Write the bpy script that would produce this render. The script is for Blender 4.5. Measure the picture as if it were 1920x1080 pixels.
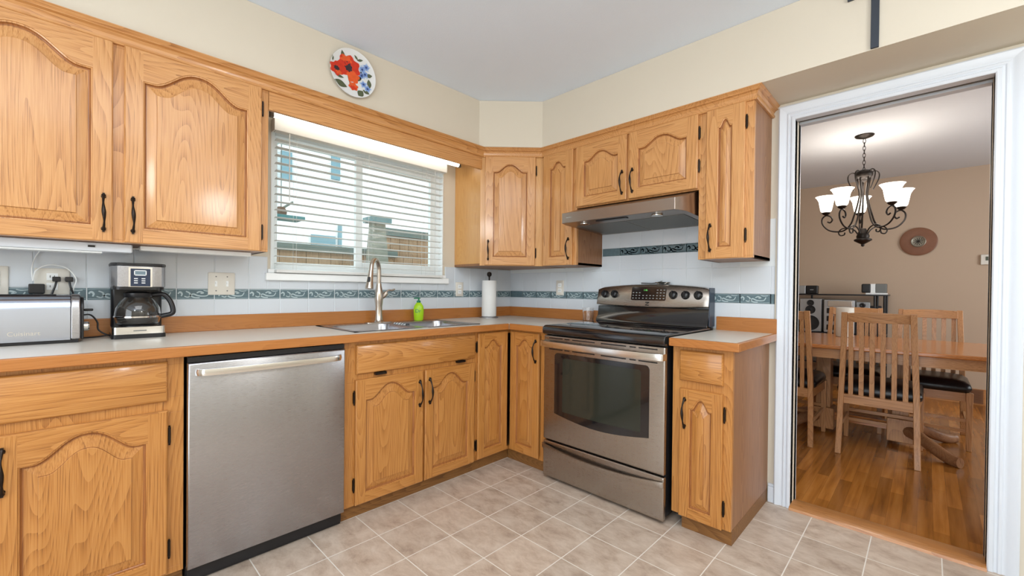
import bpy, bmesh, math, random
from mathutils import Matrix, Vector
random.seed(7)
for o in list(bpy.data.objects): bpy.data.objects.remove(o)
SC = bpy.context.scene; COL = SC.collection
R = math.radians; PI = math.pi
# ------------------------------------------------------------------ camera
cd = bpy.data.cameras.new('camera'); cam = bpy.data.objects.new('camera', cd); COL.objects.link(cam); SC.camera = cam
cd.sensor_width = 36; cd.lens = 797.29 / 1920 * 36; cd.clip_start = .05; cd.shift_y = 9.38 / 1920
_y, _p, _r = R(44.325), R(-.436), R(.57)
fw = Vector((-math.sin(_y) * math.cos(_p), math.cos(_y) * math.cos(_p), math.sin(_p)))
rt = Vector((math.cos(_y), math.sin(_y), 0)); up = rt.cross(fw)
r2 = rt * math.cos(_r) + up * math.sin(_r); u2 = up * math.cos(_r) - rt * math.sin(_r)
cam.matrix_world = Matrix.Translation((2.588, -2.630, 1.133)) @ Matrix((r2, u2, -fw)).transposed().to_4x4()
# ------------------------------------------------------------------ world, light, exposure
SC.view_settings.view_transform = 'Standard'; SC.view_settings.look = 'None'
SC.view_settings.gamma = 1; SC.view_settings.use_curve_mapping = False
SC.view_settings.exposure = 0.0
w = bpy.data.worlds.new('overcast'); SC.world = w; w.use_nodes = True
w.node_tree.nodes['Background'].inputs[0].default_value = (.86, .95, 1, 1)
w.node_tree.nodes['Background'].inputs[1].default_value = 2.6
def area(name, loc, tgt, sx, sy, power, col=(1, 1, 1)):
    l = bpy.data.lights.new(name, 'AREA'); l.shape = 'RECTANGLE'; l.size = sx; l.size_y = sy; l.energy = power; l.color = col
    o = bpy.data.objects.new(name, l); COL.objects.link(o); o.location = loc
    o.rotation_euler = (Vector(tgt) - Vector(loc)).to_track_quat('-Z', 'Y').to_euler(); return o
area('added_rear_daylight', (2.4, -4.93, 1.22), (2.4, 0, 1.22), 2.4, 2.1, 28, (.9, .95, 1))  # area fill added at an unseen opening behind the camera
area('added_overhead_fill', (2.3, -2.5, 2.40), (2.3, -2.5, 0), 1.3, 1.3, 23, (.95, .98, 1))  # added overhead fill, stands for no visible fixture
def point_fill(name, loc, power, r, col):
    l = bpy.data.lights.new(name, 'POINT'); l.energy = power; l.shadow_soft_size = r; l.color = col
    o = bpy.data.objects.new(name, l); COL.objects.link(o); o.location = loc
point_fill('added_point_fill', (3.0, -3.5, 2.12), 36, .16, (.93, .97, 1))  # unseen point fill, added to brighten the ceiling
point_fill('added_point_fill', (3.9, -1.5, 2.05), 40, .16, (.93, .97, 1))  # second unseen fill, added to lift the ceiling and range wall
area('dining_window_daylight', (4.52, 2.0, 1.4), (1.5, 2.4, .8), 1.8, 1.3, 22, (.95, .98, 1))
# ------------------------------------------------------------------ materials
def new(name):
    m = bpy.data.materials.new(name); m.use_nodes = True; nt = m.node_tree
    return m, nt, nt.nodes['Principled BSDF']
def N(nt, t, **k):
    n = nt.nodes.new(t)
    for a, b in k.items(): setattr(n, a, b)
    return n
def setp(p, col=None, rough=.5, metal=0, spec=.5, coat=0, em=None, es=0, trans=0, ior=1.45, alpha=1):
    if col: p.inputs['Base Color'].default_value = (*col, 1)
    p.inputs['Roughness'].default_value = rough; p.inputs['Metallic'].default_value = metal
    p.inputs['Specular IOR Level'].default_value = spec; p.inputs['Coat Weight'].default_value = coat
    p.inputs['Coat Roughness'].default_value = .12
    p.inputs['Transmission Weight'].default_value = trans; p.inputs['IOR'].default_value = ior; p.inputs['Alpha'].default_value = alpha
    if em: p.inputs['Emission Color'].default_value = (*em, 1); p.inputs['Emission Strength'].default_value = es
def mat(name, col, rough=.5, noise=.06, nscale=8, bump=0, bscale=200, **k):
    m, nt, p = new(name); setp(p, col, rough, **k)
    tc = N(nt, 'ShaderNodeTexCoord'); n = N(nt, 'ShaderNodeTexNoise'); n.inputs['Scale'].default_value = nscale
    nt.links.new(tc.outputs['Object'], n.inputs['Vector'])
    cr = N(nt, 'ShaderNodeMapRange'); cr.inputs[3].default_value = 1 - noise; cr.inputs[4].default_value = 1 + noise
    nt.links.new(n.outputs[0], cr.inputs[0])
    mx = N(nt, 'ShaderNodeVectorMath', operation='SCALE'); mx.inputs[0].default_value = col
    nt.links.new(cr.outputs[0], mx.inputs['Scale']); nt.links.new(mx.outputs[0], p.inputs['Base Color'])
    if bump:
        b = N(nt, 'ShaderNodeBump'); b.inputs['Strength'].default_value = bump; b.inputs['Distance'].default_value = .002
        n2 = N(nt, 'ShaderNodeTexNoise'); n2.inputs['Scale'].default_value = bscale
        nt.links.new(tc.outputs['Object'], n2.inputs['Vector']); nt.links.new(n2.outputs[0], b.inputs['Height']); nt.links.new(b.outputs[0], p.inputs['Normal'])
    return m
def s2l(r, g, b):
    f = lambda c: (c / 255 / 12.92) if c <= 10.3 else ((c / 255 + .055) / 1.055) ** 2.4
    return (f(r), f(g), f(b))
def ramp(nt, stops):
    c = N(nt, 'ShaderNodeValToRGB'); e = c.color_ramp.elements
    while len(e) < len(stops): e.new(.5)
    for i, (q, col) in enumerate(stops): e[i].position = q; e[i].color = (*col, 1)
    return c
def wood(name, axis, light, mid, dark, rough=.33, coat=.35, k=1.0, fig=1.0):
    """oak: cathedral rings stretched along the grain, and dark pore streaks"""
    m, nt, p = new(name); setp(p, light, rough, coat=coat)
    tc = N(nt, 'ShaderNodeTexCoord'); oi = N(nt, 'ShaderNodeObjectInfo')
    add = N(nt, 'ShaderNodeVectorMath', operation='MULTIPLY_ADD'); L = nt.links.new
    L(oi.outputs['Random'], add.inputs[0]); add.inputs[1].default_value = (3.7, 5.3, 9.1)
    L(tc.outputs['Object'], add.inputs[2])
    def mapped(across, along):
        mp = N(nt, 'ShaderNodeMapping'); s = [across] * 3; s['xyz'.index(axis)] = along
        mp.inputs['Scale'].default_value = s; L(add.outputs[0], mp.inputs[0]); return mp
    m1 = mapped(4.2 * k, .42 * k); n1 = N(nt, 'ShaderNodeTexNoise'); n1.inputs['Scale'].default_value = 1; n1.inputs['Detail'].default_value = 1.5
    n1.inputs['Distortion'].default_value = .25
    L(m1.outputs[0], n1.inputs['Vector'])
    mu = N(nt, 'ShaderNodeMath', operation='MULTIPLY'); mu.inputs[1].default_value = 58; L(n1.outputs[0], mu.inputs[0])
    fr = N(nt, 'ShaderNodeMath', operation='FRACT'); L(mu.outputs[0], fr.inputs[0])
    pw = N(nt, 'ShaderNodeMath', operation='POWER'); pw.inputs[1].default_value = 1.6; L(fr.outputs[0], pw.inputs[0])
    m2 = mapped(420 * k, 7 * k); n2 = N(nt, 'ShaderNodeTexNoise'); n2.inputs['Scale'].default_value = 1; n2.inputs['Detail'].default_value = 2
    L(m2.outputs[0], n2.inputs['Vector'])
    m3 = mapped(9, .8); n3 = N(nt, 'ShaderNodeTexNoise'); n3.inputs['Scale'].default_value = 1; L(m3.outputs[0], n3.inputs['Vector'])
    pr = N(nt, 'ShaderNodeMapRange'); pr.inputs[1].default_value = .35; pr.inputs[2].default_value = .65; pr.inputs[3].default_value = 0; pr.inputs[4].default_value = 1
    L(n2.outputs[0], pr.inputs[0])
    # pores gather in the dark early-wood line: tone = 1 - ring*(a + b*pore) - c*pore - d*lowfreq
    rp = N(nt, 'ShaderNodeMath', operation='MULTIPLY_ADD'); rp.inputs[1].default_value = .30 * fig; rp.inputs[2].default_value = .10 * fig; L(pr.outputs[0], rp.inputs[0])
    rr = N(nt, 'ShaderNodeMath', operation='MULTIPLY'); L(rp.outputs[0], rr.inputs[0]); L(pw.outputs[0], rr.inputs[1])
    pp = N(nt, 'ShaderNodeMath', operation='MULTIPLY_ADD'); pp.inputs[1].default_value = .17; L(pr.outputs[0], pp.inputs[0]); L(rr.outputs[0], pp.inputs[2])
    lo = N(nt, 'ShaderNodeMath', operation='MULTIPLY_ADD'); lo.inputs[1].default_value = .22; L(n3.outputs[0], lo.inputs[0]); L(pp.outputs[0], lo.inputs[2])
    pb = N(nt, 'ShaderNodeMath', operation='SUBTRACT'); pb.inputs[0].default_value = 1.0; L(lo.outputs[0], pb.inputs[1])
    c = ramp(nt, [(.25, dark), (.62, mid), (.90, light)]); L(pb.outputs[0], c.inputs[0]); L(c.outputs[0], p.inputs['Base Color'])
    b = N(nt, 'ShaderNodeBump'); b.inputs['Strength'].default_value = .12; b.inputs['Distance'].default_value = .001
    L(pr.outputs[0], b.inputs['Height']); L(b.outputs[0], p.inputs['Normal'])
    return m
OL, OM, OD = s2l(212, 158, 100), s2l(196, 138, 80), s2l(140, 88, 44)
oak_z, oak_x = wood('oak_upright', 'z', OL, OM, OD), wood('oak_sideways', 'x', OL, OM, OD)
oak_y = wood('oak_lengthways', 'y', OL, OM, OD)
BL, BM, BD = s2l(196, 138, 74), s2l(178, 118, 56), s2l(124, 74, 32)
bak_z, bak_x = wood('base_oak_upright', 'z', BL, BM, BD), wood('base_oak_sideways', 'x', BL, BM, BD)
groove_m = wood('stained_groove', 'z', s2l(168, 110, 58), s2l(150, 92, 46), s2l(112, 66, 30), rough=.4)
edge_y = wood('edge_oak_y', 'y', s2l(184, 120, 60), s2l(170, 106, 48), s2l(136, 80, 34), fig=.6)
edge_x = wood('edge_oak_x', 'x', s2l(184, 120, 60), s2l(170, 106, 48), s2l(136, 80, 34), fig=.6)
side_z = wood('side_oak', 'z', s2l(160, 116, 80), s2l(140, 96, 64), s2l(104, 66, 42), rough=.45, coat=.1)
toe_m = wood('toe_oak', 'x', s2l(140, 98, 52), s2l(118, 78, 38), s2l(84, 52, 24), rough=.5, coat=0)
ch_z = wood('chair_oak_z', 'z', s2l(200, 150, 102), s2l(180, 128, 82), s2l(134, 90, 54), rough=.4)
ch_x = wood('chair_oak_x', 'x', s2l(200, 150, 102), s2l(180, 128, 82), s2l(134, 90, 54), rough=.4)
tab_x = wood('table_oak', 'x', s2l(206, 138, 78), s2l(184, 112, 54), s2l(142, 80, 36), rough=.22, coat=.5)
laminate = mat('grey_laminate', s2l(220, 215, 204), .3, noise=.03, nscale=260, spec=.5)
paint_k = mat('cream_paint', s2l(216, 207, 190), .75, noise=.01, bump=.05, bscale=300)
paint_d = mat('beige_paint', s2l(196, 174, 152), .75, noise=.01, bump=.05, bscale=300)
ceil_m = mat('white_ceiling', s2l(230, 241, 255), .9, noise=.01, bump=.35, bscale=140)
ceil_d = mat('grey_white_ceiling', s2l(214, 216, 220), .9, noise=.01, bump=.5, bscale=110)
white = mat('white_gloss_trim', s2l(220, 227, 236), .3, noise=.01)
vinyl = mat('white_vinyl', s2l(249, 252, 252), .35, noise=.01)
blindm = mat('cream_slats', s2l(228, 229, 226), .5, noise=.01)
black = mat('black_plastic', (.012, .012, .014), .3, noise=.1)
blackg = mat('black_glass', (.006, .006, .008), .05, noise=.0, coat=1)
bronze = mat('dark_bronze', (.030, .022, .018), .32, metal=.8, noise=.2)
iron = mat('wrought_iron', (.028, .022, .019), .4, metal=.7, noise=.2)
def steel(name, col, axis='x', rough=.27):
    m, nt, p = new(name); setp(p, col, rough, metal=1)
    tc = N(nt, 'ShaderNodeTexCoord'); mp = N(nt, 'ShaderNodeMapping'); s = [1500, 1500, 1500]; s['xyz'.index(axis)] = 30
    mp.inputs['Scale'].default_value = s; n = N(nt, 'ShaderNodeTexNoise'); n.inputs['Scale'].default_value = 1
    nt.links.new(tc.outputs['Object'], mp.inputs[0]); nt.links.new(mp.outputs[0], n.inputs['Vector'])
    mr = N(nt, 'ShaderNodeMapRange'); mr.inputs[3].default_value = rough - .03; mr.inputs[4].default_value = rough + .05
    nt.links.new(n.outputs[0], mr.inputs[0]); nt.links.new(mr.outputs[0], p.inputs['Roughness'])
    return m
steel_m = steel('brushed_steel', s2l(172, 172, 176)); steel_r = steel('warm_brushed_steel', s2l(172, 164, 156))
steel_l = steel('bright_steel', s2l(225, 224, 220), rough=.2); nickel = steel('brushed_nickel', s2l(196, 186, 174), 'z', .25)
hoodm = steel('hood_steel', s2l(160, 148, 140), rough=.3)
filt = mat('grey_filter_mesh', s2l(120, 122, 120), .5, metal=.6, noise=.2, nscale=600)
chrome = mat('chrome', (.75, .75, .76), .08, metal=1, noise=.0)
glass = new('clear_glass'); setp(glass[2], (1, 1, 1), 0.02, trans=1, ior=1.45); glass = glass[0]
def paneglass():
    m, nt, p = new('window_glass'); out = nt.nodes['Material Output']
    t = N(nt, 'ShaderNodeBsdfTransparent'); g = N(nt, 'ShaderNodeBsdfGlossy'); g.inputs['Roughness'].default_value = .02
    t.inputs[0].default_value = (.95, .98, .97, 1)
    mx = N(nt, 'ShaderNodeMixShader'); mx.inputs[0].default_value = .06
    nt.links.new(t.outputs[0], mx.inputs[1]); nt.links.new(g.outputs[0], mx.inputs[2]); nt.links.new(mx.outputs[0], out.inputs[0]); return m
pane_m = paneglass()
tile_w = mat('white_glazed_tile', s2l(214, 221, 228), .09, noise=.015, nscale=3, coat=.3)
tile_b = mat('teal_border_glaze', s2l(96, 118, 126), .15, noise=.22, nscale=60)
tile_s = mat('pale_scroll_glaze', s2l(180, 198, 202), .15, noise=.1, nscale=80)
grout = mat('pale_grout', s2l(222, 228, 230), .8)
plate_w = mat('ivory_wall_plate', s2l(228, 224, 214), .35)
paperw = mat('paper_towel', s2l(240, 240, 238), .9, bump=.3, bscale=300)
lime = mat('lime_plastic', s2l(168, 214, 32), .25, noise=.03); green = mat('green_plastic', s2l(10, 120, 80), .3)
leather = mat('black_leather', (.010, .010, .011), .32, bump=.5, bscale=60)
def floor_tile():
    m, nt, p = new('stone_vinyl_tiles'); setp(p, None, .34, spec=.45); L = nt.links.new
    tc = N(nt, 'ShaderNodeTexCoord'); mp = N(nt, 'ShaderNodeMapping'); mp.inputs['Location'].default_value = (-.802, .963 , 0)
    L(tc.outputs['Object'], mp.inputs[0])
    br = N(nt, 'ShaderNodeTexBrick', offset=0, squash=1); br.inputs['Scale'].default_value = 1; br.inputs['Brick Width'].default_value = .2305; br.inputs['Row Height'].default_value = .2325
    br.inputs['Mortar Size'].default_value = .0030; br.inputs['Mortar Smooth'].default_value = .6; br.inputs['Bias'].default_value = 0
    br.inputs['Color1'].default_value = (.93, .93, .93, 1); br.inputs['Color2'].default_value = (1.05, 1.04, 1.03, 1); br.inputs['Mortar'].default_value = (1, 1, 1, 1)
    L(mp.outputs[0], br.inputs['Vector'])
    n = N(nt, 'ShaderNodeTexNoise'); n.inputs['Scale'].default_value = 9; n.inputs['Detail'].default_value = 9; n.inputs['Roughness'].default_value = .68; n.inputs['Distortion'].default_value = .3
    m2 = N(nt, 'ShaderNodeMapping'); m2.inputs['Scale'].default_value = (1, 1.7, 1); m2.inputs['Rotation'].default_value = (0, 0, .5); L(tc.outputs['Object'], m2.inputs[0]); L(m2.outputs[0], n.inputs['Vector'])
    c = ramp(nt, [(.30, s2l(160, 140, 124)), (.44, s2l(184, 165, 148)), (.56, s2l(197, 180, 164)), (.74, s2l(210, 196, 182))]); L(n.outputs[0], c.inputs[0])
    mu = N(nt, 'ShaderNodeMix', data_type='RGBA', blend_type='MULTIPLY'); mu.inputs['Factor'].default_value = 1
    L(c.outputs[0], mu.inputs['A']); L(br.outputs['Color'], mu.inputs['B'])
    mx = N(nt, 'ShaderNodeMix', data_type='RGBA'); L(br.outputs['Fac'], mx.inputs['Factor']); L(mu.outputs['Result'], mx.inputs['A']); mx.inputs['B'].default_value = (*s2l(228, 222, 212), 1)
    L(mx.outputs['Result'], p.inputs['Base Color'])
    b = N(nt, 'ShaderNodeBump'); b.inputs['Strength'].default_value = .25; b.inputs['Distance'].default_value = .002; b.invert = True
    L(br.outputs['Fac'], b.inputs['Height']); L(b.outputs[0], p.inputs['Normal']); return m
def hardwood():
    m, nt, p = new('oak_strip_floor'); setp(p, None, .22, spec=.5, coat=.3); L = nt.links.new
    tc = N(nt, 'ShaderNodeTexCoord'); mp = N(nt, 'ShaderNodeMapping'); mp.inputs['Rotation'].default_value = (0, 0, PI / 2); L(tc.outputs['Object'], mp.inputs[0])
    br = N(nt, 'ShaderNodeTexBrick', offset=.37); br.inputs['Scale'].default_value = 1; br.inputs['Brick Width'].default_value = .62; br.inputs['Row Height'].default_value = .057
    br.inputs['Mortar Size'].default_value = .0007; br.inputs['Mortar Smooth'].default_value = .4
    br.inputs['Color1'].default_value = (.60, .57, .52, 1); br.inputs['Color2'].default_value = (1.14, 1.14, 1.12, 1); br.inputs['Mortar'].default_value = (.5, .45, .4, 1)
    L(mp.outputs[0], br.inputs['Vector'])
    m2 = N(nt, 'ShaderNodeMapping'); m2.inputs['Scale'].default_value = (34, 2, 1); L(tc.outputs['Object'], m2.inputs[0])
    n = N(nt, 'ShaderNodeTexNoise'); n.inputs['Scale'].default_value = 1; n.inputs['Detail'].default_value = 5; L(m2.outputs[0], n.inputs['Vector'])
    c = ramp(nt, [(.3, s2l(146, 90, 36)), (.5, s2l(176, 112, 48)), (.72, s2l(192, 128, 62))]); L(n.outputs[0], c.inputs[0])
    mu = N(nt, 'ShaderNodeMix', data_type='RGBA', blend_type='MULTIPLY'); mu.inputs['Factor'].default_value = 1
    L(c.outputs[0], mu.inputs['A']); L(br.outputs['Color'], mu.inputs['B']); L(mu.outputs['Result'], p.inputs['Base Color']); return m
floor_m, hard_m = floor_tile(), hardwood()
# ------------------------------------------------------------------ mesh helpers
class MB:
    def __init__(s): s.v = []; s.f = []; s.m = []; s.s = []
    def add(s, vs, fs, m=0, sm=False, M=None):
        b = len(s.v)
        s.v += [tuple(M @ Vector(q)) if M else tuple(q) for q in vs]
        for f in fs: s.f.append(tuple(b + i for i in f)); s.m.append(m); s.s.append(sm)
        return s
    def box(s, x0, x1, y0, y1, z0, z1, m=0, M=None):
        x0, x1 = sorted((x0, x1)); y0, y1 = sorted((y0, y1)); z0, z1 = sorted((z0, z1))
        vs = [(x0, y0, z0), (x1, y0, z0), (x1, y1, z0), (x0, y1, z0), (x0, y0, z1), (x1, y0, z1), (x1, y1, z1), (x0, y1, z1)]
        return s.add(vs, [(3, 2, 1, 0), (4, 5, 6, 7), (0, 1, 5, 4), (1, 2, 6, 5), (2, 3, 7, 6), (3, 0, 4, 7)], m, False, M)
    def prism(s, poly, z0, z1, m=0, M=None, sm=False):
        n = len(poly); vs = [(x, y, z0) for x, y in poly] + [(x, y, z1) for x, y in poly]
        a = sum(poly[i][0] * poly[(i + 1) % n][1] - poly[(i + 1) % n][0] * poly[i][1] for i in range(n))
        q = list(range(n)) if a > 0 else list(range(n))[::-1]
        fs = [tuple(q[::-1]), tuple(i + n for i in q)] + [(q[i], q[(i + 1) % n], q[(i + 1) % n] + n, q[i] + n) for i in range(n)]
        return s.add(vs, fs, m, sm, M)
    def lathe(s, prof, c=(0, 0, 0), seg=32, m=0, M=None, cap=True):
        vs = []; n = len(prof)
        for j in range(seg):
            a = 2 * PI * j / seg
            vs += [(c[0] + r * math.cos(a), c[1] + r * math.sin(a), c[2] + z) for r, z in prof]
        fs = [(j * n + i, ((j + 1) % seg) * n + i, ((j + 1) % seg) * n + i + 1, j * n + i + 1) for j in range(seg) for i in range(n - 1)]
        if cap:
            if prof[0][0] > 1e-4: fs.append(tuple(j * n for j in range(seg))[::-1])
            if prof[-1][0] > 1e-4: fs.append(tuple(j * n + n - 1 for j in range(seg)))
        return s.add(vs, fs, m, True, M)
    def tube(s, path, rad, seg=10, m=0, M=None, closed=False, flat=1.0):
        P = [Vector(q) for q in path]; n = len(P)
        if not hasattr(rad, '__len__'): rad = [rad] * n
        vs = []; ref = None
        for i in range(n):
            a = P[(i - 1) % n] if (closed or i) else P[0]; b = P[(i + 1) % n] if (closed or i < n - 1) else P[-1]
            t = (b - a).normalized()
            if ref is None: ref = Vector((0, 0, 1)) if abs(t.z) < .9 else Vector((1, 0, 0))
            x = (ref - t * ref.dot(t)); x = x.normalized() if x.length > 1e-6 else t.orthogonal().normalized()
            ref = x; y = t.cross(x)
            for k in range(seg):
                an = 2 * PI * k / seg; vs.append(P[i] + x * (math.cos(an) * rad[i]) + y * (math.sin(an) * rad[i] * flat))
        fs = []
        for i in range(n if closed else n - 1):
            j = (i + 1) % n
            fs += [(i * seg + k, i * seg + (k + 1) % seg, j * seg + (k + 1) % seg, j * seg + k) for k in range(seg)]
        if not closed: fs += [tuple(range(seg))[::-1], tuple((n - 1) * seg + k for k in range(seg))]
        return s.add(vs, fs, m, True, M)
    def loops(s, LL, m=0, sm=False, M=None, cap=True, cap0=False, ms=None):
        """bridge successive closed loops of equal count"""
        n = len(LL[0]); vs = [q for l in LL for q in l]
        for k in range(len(LL) - 1):
            s_ = [(k * n + i, k * n + (i + 1) % n, (k + 1) * n + (i + 1) % n, (k + 1) * n + i) for i in range(n)]
            if k == 0: fs = [(s_, ms[0] if ms else m)]
            else: fs.append((s_, ms[k] if ms else m))
        b = len(s.v); s.v += [tuple(M @ Vector(q)) if M else tuple(q) for q in vs]
        for g, mm in fs:
            for f in g: s.f.append(tuple(b + i for i in f)); s.m.append(mm); s.s.append(sm)
        if cap: s.f.append(tuple(b + (len(LL) - 1) * n + i for i in range(n))); s.m.append(ms[-1] if ms else m); s.s.append(False)
        if cap0: s.f.append(tuple(b + i for i in range(n))[::-1]); s.m.append(ms[0] if ms else m); s.s.append(False)
        return s
    def build(s, name, mats, parent=None, bevel=0, seg=2, M=None, sharp=40, sub=0):
        me = bpy.data.meshes.new(name); me.from_pydata(s.v, [], s.f)
        for x in (mats if isinstance(mats, (list, tuple)) else [mats]): me.materials.append(x)
        for p, mi, sm in zip(me.polygons, s.m, s.s): p.material_index = mi; p.use_smooth = True
        bm = bmesh.new(); bm.from_mesh(me); bmesh.ops.recalc_face_normals(bm, faces=bm.faces); bm.to_mesh(me); bm.free()
        me.set_sharp_from_angle(angle=R(sharp)); me.update()
        o = bpy.data.objects.new(name, me); COL.objects.link(o)
        if parent: o.parent = parent
        if M: o.matrix_local = M
        if bevel:
            b = o.modifiers.new('bevel', 'BEVEL'); b.width = bevel; b.segments = seg; b.limit_method = 'ANGLE'; b.angle_limit = R(50); b.harden_normals = True
        return o
def thing(name, label, cat, loc=(0, 0, 0), rz=0, group=None):
    o = bpy.data.objects.new(name, None); COL.objects.link(o); o.empty_display_size = .05
    o.location = loc; o.rotation_euler = (0, 0, rz); return tag(o, label, cat, group)
def tag(o, label, cat, group=None):
    o['label'] = label; o['category'] = cat
    if group: o['group'] = group
    return o
def struct(o, label=None):
    o['kind'] = 'structure'
    if label: o['label'] = label
    return o
def lab(o, label): o['label'] = label; return o
def dup(root, loc=None, rz=None, label=None):
    r = root.copy(); COL.objects.link(r)
    if loc: r.location = loc
    if rz is not None: r.rotation_euler = (0, 0, rz)
    if label: r['label'] = label
    for ch in list(root.children):
        c = ch.copy(); COL.objects.link(c); c.parent = r
        for g in list(ch.children):
            d = g.copy(); COL.objects.link(d); d.parent = c
    return r
def arc(cx, cy, r, a0, a1, n): return [(cx + r * math.cos(R(a0 + (a1 - a0) * i / n)), cy + r * math.sin(R(a0 + (a1 - a0) * i / n))) for i in range(n + 1)]
def rrect(x0, x1, y0, y1, r, n=5):
    return arc(x1 - r, y1 - r, r, 0, 90, n) + arc(x0 + r, y1 - r, r, 90, 180, n) + arc(x0 + r, y0 + r, r, 180, 270, n) + arc(x1 - r, y0 + r, r, 270, 360, n)
def spline(pts, n=8):
    P = [Vector(q) for q in pts]; out = []
    for i in range(len(P) - 1):
        a, b, c, d = P[max(i - 1, 0)], P[i], P[i + 1], P[min(i + 2, len(P) - 1)]
        for k in range(n):
            t = k / n; out.append(.5 * (2 * b + (c - a) * t + (2 * a - 5 * b + 4 * c - d) * t * t + (3 * b - a - 3 * c + d) * t ** 3))
    return out + [P[-1]]
XZ = Matrix(((1, 0, 0, 0), (0, 0, -1, 0), (0, 1, 0, 0), (0, 0, 0, 1)))       # prism drawn in x,z: (x,y,z)->(x,-z,y)
YZ = Matrix(((0, 0, 1, 0), (1, 0, 0, 0), (0, 1, 0, 0), (0, 0, 0, 1)))        # (a,b,h)->(x=h, y=a, z=b)
def text(body, size, mt, parent, M, name='lettering', ext=.0003, align='LEFT'):
    tx = bpy.data.curves.new(name, 'FONT'); tx.body = body; tx.size = size; tx.extrude = ext; tx.align_x = align
    to = bpy.data.objects.new(name, tx); COL.objects.link(to); bpy.context.view_layer.update()
    me = bpy.data.meshes.new_from_object(to.evaluated_get(bpy.context.evaluated_depsgraph_get())); bpy.data.objects.remove(to); me.materials.clear(); me.materials.append(mt)
    o = bpy.data.objects.new(name, me); COL.objects.link(o); o.parent = parent; o.matrix_local = M @ Matrix.Rotation(PI / 2, 4, 'X'); return o
# ================================================================== SETTING
XR, YB, H = 4.4, -5.0, 2.456
struct(MB().box(-.12, XR + .1, YB - .1, 0, -.05, 0).build('floor', floor_m), 'beige stone-look vinyl tile kitchen floor')
struct(MB().box(.3, 4.7, 0.0, 3.97, -.05, .0).build('floor_dining', hard_m), 'oak strip dining room floor')
struct(MB().box(-.15, XR + .1, YB - .1, 0.0, H, H + .1).build('ceiling', ceil_m), 'white kitchen ceiling')
struct(MB().box(.2, 4.8, .0, 4.0, H, H + .1).build('ceiling_dining', ceil_d), 'grey white dining room ceiling')
# window wall
wl = MB()
WY0, WY1, WZ0, WZ1 = -1.885, -.722, 1.222, 2.02
wl.box(-.14, 0, YB - .1, WY0, 0, H).box(-.14, 0, WY1, .12, 0, H).box(-.14, 0, WY0, WY1, 0, WZ0).box(-.14, 0, WY0, WY1, WZ1, H)
struct(wl.build('wall_left', paint_k), 'cream kitchen wall with the window')
DX0, DX1, DZ = 2.084, 2.776, 2.037
wb = MB().box(0, DX0, 0, .12, 0, H, 0).box(DX1, XR + .1, 0, .12, 0, H).box(DX0, DX1, 0, .12, DZ + .03, H)
struct(wb.build('wall_back', paint_k), 'cream kitchen wall with the doorway')
struct(MB().box(XR, XR + .1, YB, 0, 0, H).build('wall_right', paint_k))
struct(MB().box(0, 1.3, YB - .1, YB, 0, H).box(3.7, XR, YB - .1, YB, 0, H).box(1.3, 3.7, YB - .1, YB, 2.3, H).build('wall_front', paint_k))
struct(MB().box(.2, 4.8, 3.85, 3.97, 0, H).build('wall_dining_far', paint_d), 'beige far wall of the dining room')
struct(MB().box(.2, .32, .12, 3.85, 0, H).build('wall_dining_left', paint_d))
struct(MB().box(4.6, 4.72, .12, 1.0, 0, H).box(4.6, 4.72, 3.0, 3.85, 0, H).box(4.6, 4.72, 1.0, 3.0, 0, .7).box(4.6, 4.72, 1.0, 3.0, 2.1, H).build('wall_dining_right', paint_d))
# soffit
sf = [(0, YB), (.329, YB), (.329, -.662), (.641, -.347), (XR, -.347), (XR, 0), (0, 0)]
struct(MB().prism(sf, 2.134, H - .001).build('trim_1', paint_k), 'cream soffit above the cabinets')
# tiles: each tile a pillow in one mesh
def tilefield(name, rng, rows, plane, skip=None, off=0.0, b=None, gap=.0009):
    b = b or MB(); a0, a1, ph = rng; k0 = math.floor((a0 - ph) / .1525)
    for (z0, z1) in rows:
        k = k0
        while ph + k * .1525 < a1:
            u0, u1 = max(a0, ph + k * .1525) + gap, min(a1, ph + (k + 1) * .1525) - gap; k += 1
            if u1 - u0 < .004: continue
            if skip and skip(u0, u1, z0, z1): continue
            za, zb = z0 + .0009, z1 - .0009; d = .0018; h0, h1 = off, off + .006
            vs = [(u0, za, h0), (u1, za, h0), (u1, zb, h0), (u0, zb, h0), (u0, za, h1 - .0015), (u1, za, h1 - .0015), (u1, zb, h1 - .0015), (u0, zb, h1 - .0015),
                  (u0 + d, za + d, h1), (u1 - d, za + d, h1), (u1 - d, zb - d, h1), (u0 + d, zb - d, h1)]
            M = YZ if plane == 'x' else XZ
            b.add(vs, [(8, 9, 10, 11), (4, 5, 9, 8), (5, 6, 10, 9), (6, 7, 11, 10), (7, 4, 8, 11), (0, 1, 5, 4), (1, 2, 6, 5), (2, 3, 7, 6), (3, 0, 4, 7)], 0, False, M)
    if plane == 'x': b.box(0, .004, a0, a1, rows[0][0], rows[-1][1], 1)
    else: b.box(a0, a1, -.004, 0, rows[0][0], rows[-1][1], 1)
    return b
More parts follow.
